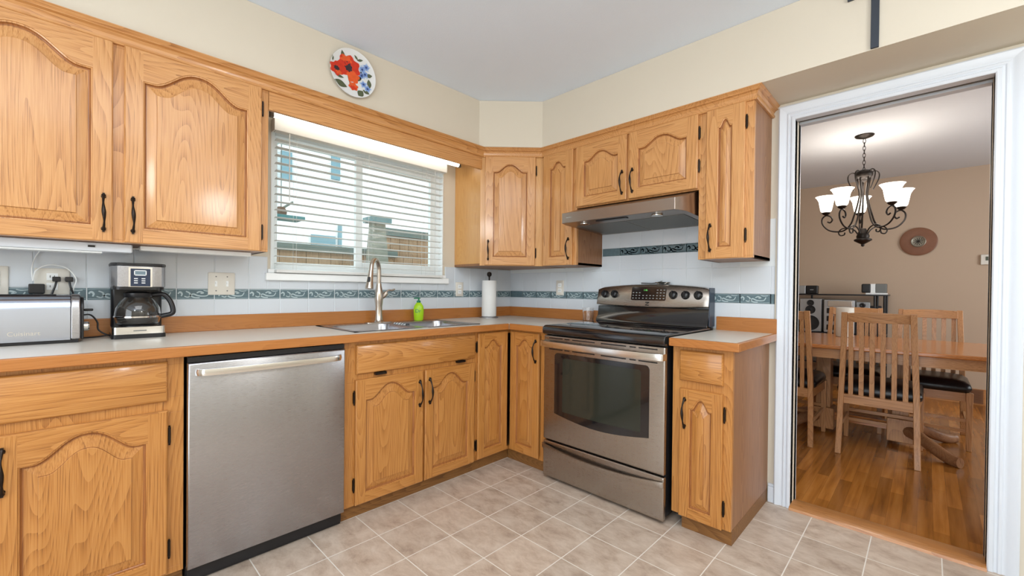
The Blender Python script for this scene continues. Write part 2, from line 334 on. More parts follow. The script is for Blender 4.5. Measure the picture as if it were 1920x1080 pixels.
def swirls(b, u0, u1, z0, z1, M):
    if u1 - u0 < .12: return
    def rib(pts, w0, w1):
        P = [Vector((u0 + (u1 - u0) * x, z0 + (z1 - z0) * y, 0)) for x, y in pts]; P = spline(P, 5); n = len(P); vs = []; fs = []
        for i, q in enumerate(P):
            t = (P[min(i + 1, n - 1)] - P[max(i - 1, 0)]).normalized(); nn = Vector((-t.y, t.x, 0)); w = w0 + (w1 - w0) * abs(i / (n - 1) - .45)
            vs += [(q.x + nn.x * w, q.y + nn.y * w, .0064), (q.x - nn.x * w, q.y - nn.y * w, .0064)]
        fs = [(2 * i, 2 * i + 1, 2 * i + 3, 2 * i + 2) for i in range(n - 1)]; b.add(vs, fs, 1, True, M)
    rib([(.04, .52), (.09, .68), (.14, .52), (.12, .3)], .0042, .001)
    rib([(.24, .75), (.33, .6), (.36, .35), (.46, .18), (.6, .15)], .0036, .001)
    rib([(.2, .3), (.3, .22), (.42, .5), (.55, .35), (.68, .3), (.8, .36), (.86, .66)], .0034, .0008)
    rib([(.52, .6), (.6, .72), (.7, .6), (.62, .55)], .0036, .001)
    rib([(.02, .12), (.5, .08), (.98, .12)], .0008, .0008); rib([(.02, .9), (.5, .93), (.98, .9)], .0008, .0008)
    rib([(.7, .85), (.8, .78), (.92, .82)], .002, .0006)
def band(rng, z0, z1, plane, off=0.0, skip=None):
    b = tilefield('', rng, [(z0, z1)], plane, off=off, skip=skip, gap=.0018); a0, a1, ph = rng
    M = (YZ if plane == 'x' else XZ)
    for i in range(len(b.m)):
        if b.m[i] == 1: b.m[i] = 2
    k = math.floor((a0 - ph) / .1525)
    while ph + k * .1525 < a1:
        if ph + k * .1525 >= a0 - .001: swirls(b, ph + k * .1525, min(a1, ph + (k + 1) * .1525), z0, z1, M)
        k += 1
    return b
ZB = .918
RW, RR = (-3.3, 0, -.1600 - .1525 * 30), (0, 2.0, -.0015)
b = MB(); tilefield('', RW, [(ZB, 1.070)], 'x', b=b); tilefield('', (-3.3, WY0 - .016, RW[2]), [(1.123, 1.300)], 'x', b=b); tilefield('', (WY0 - .016, WY1 + .018, RW[2]), [(1.123, 1.212)], 'x', b=b); tilefield('', (WY1 + .018, 0, RW[2]), [(1.123, 1.300)], 'x', b=b)
struct(b.build('trim_2', [tile_w, grout], sharp=8), 'white glazed tiles on the window wall')
b = tilefield('', RR, [(ZB, 1.070), (1.123, 1.275), (1.275, 1.376), (1.429, 1.531)], 'y', skip=lambda u0, u1, z0, z1: (z0 > 1.2 and (u1 < .9 or u0 > 1.75)) and z1 > 1.32)
struct(b.build('trim_3', [tile_w, grout], sharp=8), 'white glazed tiles behind the range')
struct(band(RW, 1.070, 1.123, 'x').build('trim_4', [tile_b, tile_s, grout], sharp=8), 'teal scroll border tiles on the window wall')
struct(band(RR, 1.070, 1.123, 'y').build('trim_5', [tile_b, tile_s, grout], sharp=8), 'teal scroll border tiles on the range wall')
struct(band((.925, 1.70, -.0015), 1.376, 1.429, 'y', off=.0004).build('trim_6', [tile_b, tile_s, grout], sharp=8), 'teal scroll border tiles behind the hood')
# door casing
def casing_profile(w):   # across-width profile (u, depth), fluted
    return [(0, 0), (0, .016), (.004, .019), (.014, .019), (.018, .013), (.024, .012), (.028, .016), (.034, .016), (.038, .012), (.044, .012), (.05, .015), (w - .018, .019), (w - .006, .021), (w, .017), (w, 0)]
def strip(b, A, B, prof, mitA=0, mitB=0, z=None, vert=True, flip=1):
    pass
cb = MB(); W = .079
for side in (-1, 1):
    xi = DX0 if side < 0 else DX1; pr = casing_profile(W)
    zt = lambda u: DZ + u
    vs = []; n = len(pr)
    k_ = .93 if side < 0 else 1.10
    for u, d in pr: vs.append((xi + side * u * k_, -d, 0))
    for u, d in pr: vs.append((xi + side * u * k_, -d, zt(u)))
    cb.add(vs, [(i, (i + 1) % n, (i + 1) % n + n, i + n) for i in range(n)])
pr = casing_profile(W); n = len(pr)
vs = [(DX0 - u * .93, -d, DZ + u) for u, d in pr] + [(DX1 + u * 1.10, -d, DZ + u) for u, d in pr]
cb.add(vs, [(i, (i + 1) % n, (i + 1) % n + n, i + n) for i in range(n)])
struct(cb.build('trim_7', white, sharp=25), 'white fluted door casing')
jb = MB().box(DX0 - .02, DX0, -.0, .04, 0, DZ + .03).box(DX0 - .02, DX0, .08, .135, 0, DZ + .03).box(DX1, DX1 + .02, 0, .04, 0, DZ + .03).box(DX1, DX1 + .02, .08, .135, 0, DZ + .03)
jb.box(DX0 - .02, DX1 + .02, 0, .035, DZ, DZ + .03).box(DX0 - .02, DX1 + .02, .09, .135, DZ, DZ + .03)
jb.box(DX0 - .05, DX0 - .02, .03, .09, 0, DZ, 1).box(DX1 + .02, DX1 + .04, .03, .09, 0, DZ, 0).box(DX0, DX1, .035, .09, DZ + .02, DZ + .03, 1).box(DX0, DX1, .055, .066, DZ + .004, DZ + .02, 2)
struct(jb.build('door_1', [white, white, filt]), 'white doorway jamb with pocket door track')
struct(MB().box(1.982, 2.01, -.014, 0, 0, .085).box(1.982, 2.01, -.010, 0, .085, .10).build('baseboard_back', white, bevel=.003), 'short white baseboard beside the doorway')
struct(MB().box(.32, 4.6, 3.832, 3.85, 0, .16).build('baseboard_dining', wood('baseboard_oak', 'x', s2l(206, 150, 96), s2l(186, 128, 76), s2l(150, 96, 50))), 'oak baseboard on the far dining wall')
th = MB().prism([(-.035, .0), (-.030, .012), (-.010, .016), (.06, .016), (.12, .004), (.12, 0)], DX0, DX1, 0, YZ)
struct(th.build('trim_8', wood('threshold_oak', 'x', s2l(192, 134, 78), s2l(174, 114, 60), s2l(140, 88, 42))), 'oak threshold strip in the doorway')
# ================================================================== WINDOW
wf = MB()
xo, xi = -.115, -.045
for (y0, y1, z0, z1) in ((WY0, WY0 + .035, WZ0, WZ1), (WY1 - .035, WY1, WZ0, WZ1), (WY0 + .035, WY1 - .035, WZ0, WZ0 + .035), (WY0 + .035, WY1 - .035, WZ1 - .035, WZ1)): wf.box(xo, xi, y0, y1, z0, z1)
win = struct(wf.build('window_1', vinyl, bevel=.004), 'white vinyl sliding kitchen window')
def sash(y0, y1, x0, x1, t, name):
    b = MB().box(x0, x1, y0, y0 + t, WZ0 + .035, WZ1 - .035).box(x0, x1, y1 - t, y1, WZ0 + .035, WZ1 - .035).box(x0, x1, y0 + t, y1 - t, WZ0 + .035, WZ0 + .035 + t).box(x0, x1, y0 + t, y1 - t, WZ1 - .035 - t, WZ1 - .035)
    s = b.build(name, vinyl, win, bevel=.003); xm = (x0 + x1) / 2
    MB().box(xm - .003, xm + .003, y0 + t, y1 - t, WZ0 + .035 + t, WZ1 - .035 - t).build('pane', pane_m, s); return s
sash(WY0 + .035, -1.325, -.105, -.08, .022, 'sash'); sash(-1.375, WY1 - .035, -.078, -.05, .045, 'sash')
lb = MB().box(-.14, 0, WY0 - .001, WY0 + .006, WZ0, WZ1).box(-.14, 0, WY1 - .006, WY1 + .001, WZ0, WZ1).box(-.14, 0, WY0, WY1, WZ0 - .002, WZ0 + .006).box(-.14, 0, WY0, WY1, WZ1 - .006, WZ1)
struct(lb.build('trim_9', vinyl), 'white window opening liner')
struct(MB().box(0, .034, -1.915, -.688, 1.172, 1.212).box(0, .012, -1.90, -.70, 1.212, 1.235).build('trim_10', vinyl, bevel=.004), 'white window sill ledge')
# blinds
bl = thing('venetian_blind', 'white horizontal slat blind hanging in front of the kitchen window', 'blind', (.03, -1.31, 2.03))
bb = MB()
nsl = 17; pitch = .0425
for i in range(nsl):
    z = -.085 - i * pitch; pts = [(-.024, -.0022), (-.012, .0004), (0, .0012), (.012, .0004), (.024, -.0022)]
    poly = pts + [(x, y - .0016) for x, y in pts[::-1]]
    bb.prism([(x, y + z) for x, y in poly], -.560, .555, 0, Matrix(((1, 0, 0, 0), (0, 0, 1, 0), (0, 1, 0, 0), (0, 0, 0, 1))), sm=True)
bb.build('slats', blindm, bl)
MB().box(-.024, .024, -.565, .56, -.045, .005).build('head_rail', blindm, bl, bevel=.002)
MB().box(.026, .036, -.578, .572, -.048, .022).box(-.02, .026, -.578, -.570, -.048, .022).box(-.02, .026, .564, .572, -.048, .022).build('valance_strip', blindm, bl, bevel=.003)
MB().box(-.024, .024, -.560, .555, -.085 - nsl * pitch - .008, -.085 - nsl * pitch + .008).build('bottom_rail', blindm, bl, bevel=.003)
for yy in (-.46, -.03, .40):
    c = MB()
    for xx in (-.0255, .0255): c.tube([(xx, yy, -.04), (xx, yy, -.085 - nsl * pitch)], .0008, 5)
    c.build('ladder_cord', blindm, bl)
MB().tube([(.03, .47, -.05), (.032, .47, -.45)], .0012, 6).lathe([(0, 0), (.006, .004), (.006, .016), (.002, .022), (0, .022)], (.032, .47, -.47), 10).build('pull_cord', blindm, bl)
MB().tube([(.03, -.50, -.05), (.034, -.50, -.42)], .0025, 8).build('tilt_wand', blindm, bl)
# fluorescent strip behind the valance board
fl = thing('fluorescent_light', 'lit fluorescent strip light above the kitchen window blind', 'light', (.13, -1.30, 2.134))
MB().box(-.04, .04, -.64, .64, -.055, 0).build('housing', white, fl, bevel=.003)
em, nt_, p_ = new('fluorescent_glow'); setp(p_, (1, 1, 1), .5, em=(1, .93, .80), es=3.2)
MB().tube([(0, -.61, -.092), (0, .61, -.092)], .019, 14).build('tube_lamp', em, fl)
for s_ in (-1, 1): MB().box(-.012, .012, s_ * .612, s_ * .63, -.112, -.05).build('lamp_holder', filt, fl)
# ================================================================== CABINETRY
def handle(parent, x, y, z, L=.13, rz=0, M=None, name='handle'):
    """bow pull, vertical, base on plane y (local), projecting to -y"""
    pts = []; n = 22; rad = []
    for i in range(n + 1):
        t = i / n; a = abs(2 * t - 1)
        dep = .006 + .026 * (1 - a ** 2.6); side = .0015 * math.sin(2 * PI * t)
        pts.append((side, -dep, (t - .5) * L)); rad.append(.0042 + .0026 * math.exp(-((a) / .28) ** 2) + .003 * math.exp(-((a - 1) / .06) ** 2) - .0012 * math.exp(-((a - .55) / .15) ** 2))
    b = MB().tube(pts, rad, 10)
    for s_ in (-1, 1):
        b.lathe([(.0075, 0), (.0075, .003), (.0045, .007), (.0045, .012)], (0, 0, 0), 12, 0, Matrix.Translation((0, 0, s_ * (L / 2 - .004))) @ Matrix.Rotation(PI / 2, 4, 'X'))
        b.box(-.0035, .0035, -.010, 0, s_ * L / 2, s_ * (L / 2 + .009))
    return b.build(name, bronze, parent, M=Matrix.Translation((x, y, z)))
def hinge(parent, x, y, z):
    b = MB().box(-.0045, .0045, -.004, 0, -.026, .026).tube([(0, -.006, -.03), (0, -.006, .03)], .0042, 8)
    for s_ in (-1, 1): b.lathe([(0, 0), (.003, .001), (.0038, .004), (0, .007)], (0, -.006, s_ * .03 - (.007 if s_ < 0 else 0)), 8)
    return b.build('hinge', bronze, parent, M=Matrix.Translation((x, y, z)))
def cath(t, p=1.0):
    a = min(1, abs(t) / .84) ** 1.18; return (.5 * (1 + math.cos(PI * a))) ** p
def door(parent, x0, x1, z0, z1, yf, mv, mh, stile=.056, rise=None, thick=.019, topd=.075):
    """raised cathedral panel door; front face at y=yf (local), outward is -y"""
    Wd, Hd = x1 - x0, z1 - z0; hw = Wd / 2 - stile; bot = stile; rise = rise if rise is not None else min(.075, hw * .62)
    top = Hd - topd - rise * .55; NN = 26
    def contour(d):
        h = hw - d; pts = [(-h, bot + d), (h, bot + d)]; rs = rise * (1 - .55 * d / hw)
        for i in range(NN + 1):
            t = 1 - 2 * i / NN; pts.append((h * t, top + rs * cath(t) - d))
        return pts
    b = MB(); P = lambda x, z, dep: (x, dep, z)          # dep>0 goes inwards from the front face
    rows = contour(0)
    # frame front: stiles upright grain, rails sideways
    e = .004
    for s_ in (-1, 1):
        b.add([P(s_ * hw, 0 + e, 0), P(s_ * (Wd / 2 - e), e, 0), P(s_ * (Wd / 2 - e), Hd - e, 0), P(s_ * hw, Hd - e, 0)], [(0, 1, 2, 3)], 0)
        b.add([P(s_ * (Wd / 2 - e), e, 0), P(s_ * Wd / 2, 0, e), P(s_ * Wd / 2, Hd, e), P(s_ * (Wd / 2 - e), Hd - e, 0)], [(0, 1, 2, 3)], 0)
        b.add([P(s_ * Wd / 2, 0, e), P(s_ * Wd / 2, 0, thick), P(s_ * Wd / 2, Hd, thick), P(s_ * Wd / 2, Hd, e)], [(0, 1, 2, 3)], 0)
    b.add([P(-hw, e, 0), P(hw, e, 0), P(hw, bot, 0), P(-hw, bot, 0)], [(0, 1, 2, 3)], 1)
    arcp = rows[2:]
    vs = [P(x, z, 0) for x, z in arcp] + [P(x, Hd - e, 0) for x, z in arcp]; n = len(arcp)
    b.add(vs, [(i, i + 1, i + 1 + n, i + n) for i in range(n - 1)], 1)
    for (za, zb) in ((e, 0), (Hd - e, Hd)):
        b.add([P(-Wd / 2 + e, za, 0), P(Wd / 2 - e, za, 0), P(Wd / 2, zb, e), P(-Wd / 2, zb, e)], [(0, 1, 2, 3)], 1)
        b.add([P(-Wd / 2, zb, e), P(Wd / 2, zb, e), P(Wd / 2, zb, thick), P(-Wd / 2, zb, thick)], [(0, 1, 2, 3)], 1)
    b.add([P(-Wd / 2, 0, thick), P(Wd / 2, 0, thick), P(Wd / 2, Hd, thick), P(-Wd / 2, Hd, thick)], [(0, 1, 2, 3)], 0)
    bw = min(.030, hw * .45)
    prof = [(0, 0), (.001, .003), (.0045, .004), (.0065, .010), (.009, .0125), (.012, .0125), (.012 + bw * .5, .0085), (.012 + bw, .0055), (.0128 + bw, .0012), (.015 + bw, .0005)]
    LL = [[P(x, z, dp) for x, z in contour(dd)] for dd, dp in prof]
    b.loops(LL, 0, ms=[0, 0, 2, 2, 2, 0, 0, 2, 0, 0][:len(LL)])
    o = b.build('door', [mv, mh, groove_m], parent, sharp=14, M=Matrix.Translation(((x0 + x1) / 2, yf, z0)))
    return o
def drawer(parent, x0, x1, z0, z1, yf, mh, name='drawer'):
    Wd, Hd = (x1 - x0) / 2, z1 - z0; e = .006
    b = MB(); LL = []
    for (d, dp) in ((0, .019), (0, .007), (.003, .003), (.007, .0)): LL.append([(-Wd + d, dp, d), (Wd - d, dp, d), (Wd - d, dp, Hd - d), (-Wd + d, dp, Hd - d)])
    b.loops(LL, 0, cap0=True)
    return b.build(name, mh, parent, M=Matrix.Translation(((x0 + x1) / 2, yf, z0)))
def frame_boxes(b, x0, x1, z0, z1, yF, holes, t=.019):
    """face frame from rectangles minus holes, built as grid cells"""
    xs = sorted({x0, x1, *[h[0] for h in holes], *[h[1] for h in holes]}); zs = sorted({z0, z1, *[h[2] for h in holes], *[h[3] for h in holes]})
    for i in range(len(xs) - 1):
        for j in range(len(zs) - 1):
            cx, cz = (xs[i] + xs[i + 1]) / 2, (zs[j] + zs[j + 1]) / 2
            if any(h[0] < cx < h[1] and h[2] < cz < h[3] for h in holes): continue
            b.box(xs[i], xs[i + 1], yF, yF + t, zs[j], zs[j + 1])
def upper(name, label, loc, rz, x0, x1, z0, z1, yF, doors, side=None):
    """local x along the wall, -y out. doors: (xa,xb,za,zb,handle_side,hinge_zs,rise)"""
    t = thing(name, label, 'cabinet', loc, rz)
    b = MB(); b.box(x0, x1, yF + .019, -.001, z0, z0 + .016, 1); b.box(x0, x1, yF + .019, -.001, z1 - .016, z1, 1); b.box(x0, x0 + .016, yF + .019, -.001, z0, z1, 1); b.box(x1 - .016, x1, yF + .019, -.001, z0, z1, 1)
    b.box(x0 + .016, x1 - .016, -.008, -.001, z0, z1, 1)
    frame_boxes(b, x0, x1, z0, z1, yF, [(d[0] + .012, d[1] - .012, d[2] + .012, d[3] - .012) for d in doors])
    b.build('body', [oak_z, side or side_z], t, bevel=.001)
    for (xa, xb, za, zb, hs, hz, rise) in doors: add_door(t, xa, xb, za, zb, yF - .019, hs, hz, rise, oak_z, oak_x)
    return t
def add_door(t, xa, xb, za, zb, yf, hs, hz, rise, mv, mh, hzc=None, stile=.056, topd=.075):
    d = door(t, xa, xb, za, zb, yf, mv, mh, rise=rise, stile=stile, topd=topd); cx = (xa + xb) / 2
    if hs:
        hx = (xb - .026 if hs > 0 else xa + .026)
        handle(d, hx - cx, 0, (hzc - za) if hzc else (1.412 - za if za < 1.5 and za > 1 else .105))
    for z in hz:
        s_ = -1 if hs > 0 else 1
        if hs == 0: s_ = 1
        hinge(d, s_ * ((xb - xa) / 2 + .0055), .016, z - za)
    return d
W90 = PI / 2
ZU, ZD = 1.303, 2.074
# window wall, left uppers   (local x = world y, root at y=0)
upper('upper_cabinet', 'oak two-door wall cabinet left of the window, above the toaster', (0, 0, 0), W90, -3.05, -1.989, ZU, 2.134, -.318,
      [(-3.015, -2.533, ZU, ZD, 1, (), .085), (-2.501, -2.021, ZU, ZD, -1, (1.978, 1.395), .085)])
# corner diagonal cabinet: root at diagonal start
dg = thing('corner_wall_cabinet', 'oak diagonal corner wall cabinet with one cathedral door', 'cabinet', (.318, -.613, 0), R(45))
q = .4215
b = MB()
ci = Matrix.Rotation(-R(45), 4, 'Z') @ Matrix.Translation((-.318, .613, 0))
def poly45(z0, z1, m): b.prism([(0.001, -.613), (.300, -.613), (.599, -.318), (.599, -.001), (.001, -.001)], z0, z1, m, ci)
poly45(ZU, ZU + .016, 1); poly45(2.118, 2.134, 1)
b.box(.001, .300, -.613, -.597, ZU + .016, 2.118, 0, ci); b.box(.583, .599, -.318, -.001, ZU + .016, 2.118, 0, ci)
frame_boxes(b, 0, q, ZU, 2.134, 0, [(.030, .36, ZU + .012, ZD - .012)])
b.box(-.018, .004, .0, .018, ZU, 2.134); b.box(q - .002, q + .012, .0, .016, ZU, 2.134)
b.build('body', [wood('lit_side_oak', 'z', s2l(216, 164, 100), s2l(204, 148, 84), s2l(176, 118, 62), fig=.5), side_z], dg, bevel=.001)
add_door(dg, .016, .374, ZU + .003, ZD, -.019, -1, (1.978, 1.395), .055, oak_z, oak_x)
# range wall uppers
upper('upper_cabinet', 'narrow single-door oak wall cabinet between the corner cabinet and the hood', (0, 0, 0), 0, .622, .921, ZU, 2.134, -.316, [(.643, .894, ZU, ZD, 1, (), .045)])
upper('upper_cabinet', 'short two-door oak cabinet above the range hood', (0, 0, 0), 0, .9215, 1.7105, 1.675, 2.134, -.316,
      [(.914 + .010, 1.290, 1.681, ZD, 1, (), .05), (1.306, 1.708, 1.681, ZD, -1, (1.975, 1.80), .05)])
upper('upper_cabinet', 'tall narrow oak wall cabinet right of the range hood, next to the doorway', (0, 0, 0), 0, 1.711, 1.975, ZU, 2.134, -.316, [(1.752, 1.936, ZU, ZD, -1, (1.975, 1.415), .04)])
# crown moulding
def sweep(b, path, prof, m=0):
    """prof: (out, z); path world xy; out = left normal of the direction"""
    P = [Vector((x, y)) for x, y in path]; n = len(P); k = len(prof); vs = []
    for i in range(n):
        d0 = (P[i] - P[i - 1]).normalized() if i else None; d1 = (P[i + 1] - P[i]).normalized() if i < n - 1 else None
        n0 = Vector((d0.y, -d0.x)) if d0 else None; n1 = Vector((d1.y, -d1.x)) if d1 else None
        if n0 is None: nn, s_ = n1, 1
        elif n1 is None: nn, s_ = n0, 1
        else: nn = (n0 + n1).normalized(); s_ = 1 / max(.3, nn.dot(n0))
        for o, z in prof: q_ = P[i] + nn * o * s_; vs.append((q_.x, q_.y, z))
    fs = [(i * k + j, (i + 1) * k + j, (i + 1) * k + (j + 1) % k, i * k + (j + 1) % k) for i in range(n - 1) for j in range(k)]
    fs += [tuple(range(k)), tuple((n - 1) * k + j for j in range(k))]
    b.add(vs, fs, m); return b
cp = [(0, 2.072), (.010, 2.072), (.014, 2.078), (.014, 2.085), (.008, 2.087), (.008, 2.090), (.011, 2.100), (.018, 2.109), (.029, 2.113), (.029, 2.116), (.024, 2.118), (.030, 2.126), (.036, 2.130), (.036, 2.1335), (0, 2.1335)]
cr1 = sweep(MB(), [(.3185, -3.05), (.3185, -.6135), (.6185, -.3165), (1.9755, -.3165), (1.9755, -.001)], cp)
tag(cr1.build('crown_molding', oak_y, sharp=20), 'stepped oak crown moulding running along the tops of all wall cabinets', 'moulding')
vb = thing('window_valance', 'oak valance board spanning above the kitchen window', 'valance', (0, 0, 0))
vbm = MB().box(.299, .3182, -1.987, -.622, 1.985, 2.133); vbm.build('board', oak_y, vb, bevel=.002)
# under-cabinet lights
t = thing('under_cabinet_light', 'long white light fixture under the left wall cabinet, nearer the camera edge', 'light', (.2, -2.76, 1.3025))
MB().box(-.06, .06, -.29, .29, -.035, 0).build('housing', white, t, bevel=.006)
MB().box(-.045, .045, -.23, .20, -.040, -.035).build('diffuser', vinyl, t)
MB().box(.0601, .063, .16, .18, -.02, -.012).build('switch', black, t)
t = thing('under_cabinet_light', 'thin off-white light strip under the wall cabinet beside the window', 'light', (.2, -2.24, 1.3025))
MB().box(-.03, .03, -.205, .205, -.02, 0).build('housing', vinyl, t, bevel=.004)
MB().tube(spline([(0, -.20, -.012), (-.03, -.26, -.012), (-.06, -.34, -.01)], 6), .003, 8).build('lead', vinyl, t)
# ---- base cabinets
def base(name, label, rz, x0, x1, yF, holes, toe=True, endside=False, zt=.8725, cat='cabinet', toey=.022, back=-.004):
    t = thing(name, label, cat, (0, 0, 0), rz); b = MB()
    b.box(x0, x0 + .016, yF + .019, back, .07, zt, 1); b.box(x1 - .016, x1, yF + .019, back, .07, zt, 1); b.box(x0 + .016, x1 - .016, yF + .019, back, .07, .086, 1)
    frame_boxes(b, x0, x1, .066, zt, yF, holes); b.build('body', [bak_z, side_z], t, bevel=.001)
    if toe: MB().box(x0, x1, yF + toey, yF + toey + .016, 0.0005, .0665).build('toe_kick', toe_m, t)
    return t
hole = lambda d: (d[0] + .012, d[1] - .012, d[2] + .012, d[3] - .012)
d1, d2 = (-2.812, -2.396, .712, .857), (-2.812, -2.396, .078, .678)
d3, d4 = (-3.30, -2.84, .712, .857), (-3.30, -2.84, .078, .678)
t = base('base_cabinet', 'oak base cabinet with a drawer over a cathedral door, left of the dishwasher', W90, -3.33, -2.3475, -.59, [hole(d1), hole(d2), hole(d3), hole(d4)])
drawer(t, *d1, -.609, bak_x); add_door(t, *d2, -.609, -1, (.585, .165), .075, bak_z, bak_x, hzc=.57, topd=.062)
drawer(t, *d3, -.609, bak_x); add_door(t, *d4, -.609, 1, (), .075, bak_z, bak_x, hzc=.57, topd=.062)
f1, s1, s2 = (-1.677, -.919, .711, .855), (-1.680, -1.293, .070, .684), (-1.280, -.921, .070, .684)
t = base('sink_base_cabinet', 'oak sink base cabinet with a wide false front over two doors', W90, -1.7375, -.905, -.59, [hole(f1), (s1[0] + .012, -1.31, .082, .672), (-1.262, s2[1] - .012, .082, .672)])
fd = drawer(t, *f1, -.609, bak_x, 'tilt_front')
for hx in (-.25, .27): MB().box(hx - .03, hx + .03, -.002, .02, -.014, -.002).build('hinge', bronze, fd)
add_door(t, *s1, -.609, 1, (.598, .17), .07, bak_z, bak_x, hzc=.562, stile=.05, topd=.062); add_door(t, *s2, -.609, -1, (.598, .17), .07, bak_z, bak_x, hzc=.566, stile=.05, topd=.062)
# corner base: L shape
cb_ = thing('corner_base_cabinet', 'oak inside-corner base cabinet with two narrow folding doors', 'cabinet', (0, 0, 0))
b = MB()
Mw = Matrix.Rotation(W90, 4, 'Z')
def fr(xs0, xs1, z0, z1, M): b.box(xs0, xs1, -.59, -.571, z0, z1, 0, M)
fr(-.9045, -.885, .066, .8725, Mw); b.box(.8655, .921, -.602, -.583, .066, .8725)
b.box(.571, .59, -.9045, -.602, .066, .09); b.box(.571, .59, -.885, -.602, .845, .8725); b.box(.571, .8655, -.602, -.583, .066, .09); b.box(.571, .8655, -.602, -.583, .845, .8725)
b.box(.004, .571, -.9045, -.889, .07, .8725, 1); b.box(.905, .921, -.583, -.004, .07, .8725, 1); b.box(.004, .571, -.889, -.583, .07, .085, 1); b.box(.004, .905, -.583, -.004, .07, .085, 1); b.box(.004, .02, -.889, -.02, .085, .8725, 1); b.box(.02, .905, -.02, -.004, .085, .8725, 1)
b.build('body', [bak_z, side_z], cb_, bevel=.001)
MB().box(.552, .568, -.9045, -.592, .0005, .0665).box(.5685, .921, -.590, -.574, .0005, .0665).build('toe_kick', toe_m, cb_)
dA = door(cb_, -.893, -.637, .076, .860, -.609, bak_z, bak_x, rise=.045, stile=.05, topd=.062); dA.matrix_local = Matrix.Rotation(W90, 4, 'Z') @ Matrix.Translation((-.765, -.609, .076))
dB = door(cb_, .612, .862, .076, .860, -.621, bak_z, bak_x, rise=.045, stile=.05, topd=.062)
hinge(dA, -.134, .016, .70); hinge(dA, -.134, .016, .09); handle(dB, .102, 0, .672)
# right narrow base
g1, g2 = (1.745, 1.941, .711, .855), (1.748, 1.942, .066, .673)
t = base('base_cabinet', 'narrow oak base cabinet with one drawer and door, between the range and the doorway', 0, 1.708, 1.978, -.602, [hole(g1), hole(g2)], toe=False)
MB().box(1.7545, 1.978, -.590, -.574, .0005, .0665).box(1.962, 1.978, -.574, -.004, .0005, .0695).build('toe_kick', toe_m, t)
drawer(t, *g1, -.621, bak_x); add_door(t, *g2, -.621, -1, (.582, .163), .05, bak_z, bak_x, hzc=.56, stile=.045, topd=.062)
# ---- countertops
ct = thing('countertop', 'long L-shaped grey laminate countertop with oak edge holding the sink', 'countertop', (0, 0, 0))
zc = .912
SX0, SX1, SY0, SY1 = .075, .545, -1.650, -.850
lam = MB()
for (x0, x1, y0, y1) in ((.0, .620, -3.33, SY0), (.0, SX0, SY0, SY1), (SX1, .620, SY0, SY1), (0, .620, SY1, -.639), (0, .922, -.639, 0)): lam.box(x0, x1, y0, y1, .8735, zc)
lam.build('laminate_top', laminate, ct)
MB().box(.620, .638, -3.33, -.657, .8735, zc + .0004).build('oak_edge', edge_y, ct, bevel=.004)
MB().box(.638, .922, -.657, -.639, .8735, zc + .0004).build('oak_edge', edge_x, ct, bevel=.004)
MB().box(.0065, .022, -3.33, -.0065, zc, .990).build('backsplash_strip', edge_y, ct, bevel=.003)
MB().box(.022, .922, -.022, -.0065, zc, .990).build('backsplash_strip', edge_x, ct, bevel=.003)
ct2 = thing('countertop', 'small grey laminate countertop with oak edge to the right of the range', 'countertop', (0, 0, 0))
MB().box(1.708, 1.999, -.639, -.0065, .8735, zc).build('laminate_top', laminate, ct2)
MB().box(1.708, 2.017, -.657, -.639, .8735, zc + .0004).build('oak_edge', edge_x, ct2, bevel=.004)
MB().box(1.999, 2.017, -.639, -.022, .8735, zc + .0004).build('oak_edge', edge_y, ct2, bevel=.004)
MB().box(1.708, 2.017, -.022, -.0065, .8740, .990).build('backsplash_strip', edge_x, ct2, bevel=.003)
# ================================================================== DISHWASHER
dw = thing('dishwasher', 'stainless steel dishwasher with bar handle under the counter', 'dishwasher', (0, -2.0425, 0), W90)
MB().box(-.295, .295, -.598, -.02, .02, .866).build('body', black, dw)
LL = [[(x, -.60 - dp, z) for x, z in ((-.298 + d, .072 + d), (.298 - d, .072 + d), (.298 - d, .846 - d), (-.298 + d, .846 - d))] for d, dp in ((0, 0), (0, .024), (.002, .028), (.006, .030))]
MB().loops(LL, cap0=True).build('front_panel', steel_m, dw)
MB().box(-.298, .298, -.618, -.598, .848, .868).build('control_strip', black, dw)
MB().box(-.298, .298, -.585, -.565, .004, .069).build('toe_panel', black, dw)
hp = [(-.272, -.632), (-.262, -.650), (-.235, -.664), (-.12, -.672), (0, -.674), (.12, -.672), (.235, -.664), (.262, -.650), (.272, -.632)]
hs = spline([(x, y, 0) for x, y in hp], 6); b = MB(); n = len(hs); vs = []
for i, pnt in enumerate(hs):
    tt = (hs[min(i + 1, n - 1)] - hs[max(i - 1, 0)]).normalized(); nn = Vector((tt.y, -tt.x, 0))
    for (o_, z) in ((.005, -.012), (.007, 0), (.005, .012), (-.005, .012), (-.005, -.012)): vs.append((pnt.x + nn.x * o_, pnt.y + nn.y * o_, .812 + z))
k = 5; b.add(vs, [(i * k + j, i * k + (j + 1) % k, (i + 1) * k + (j + 1) % k, (i + 1) * k + j) for i in range(n - 1) for j in range(k)] + [tuple(range(k)), tuple((n - 1) * k + j for j in range(k))], 0, True)
b.build('handle', steel_l, dw)
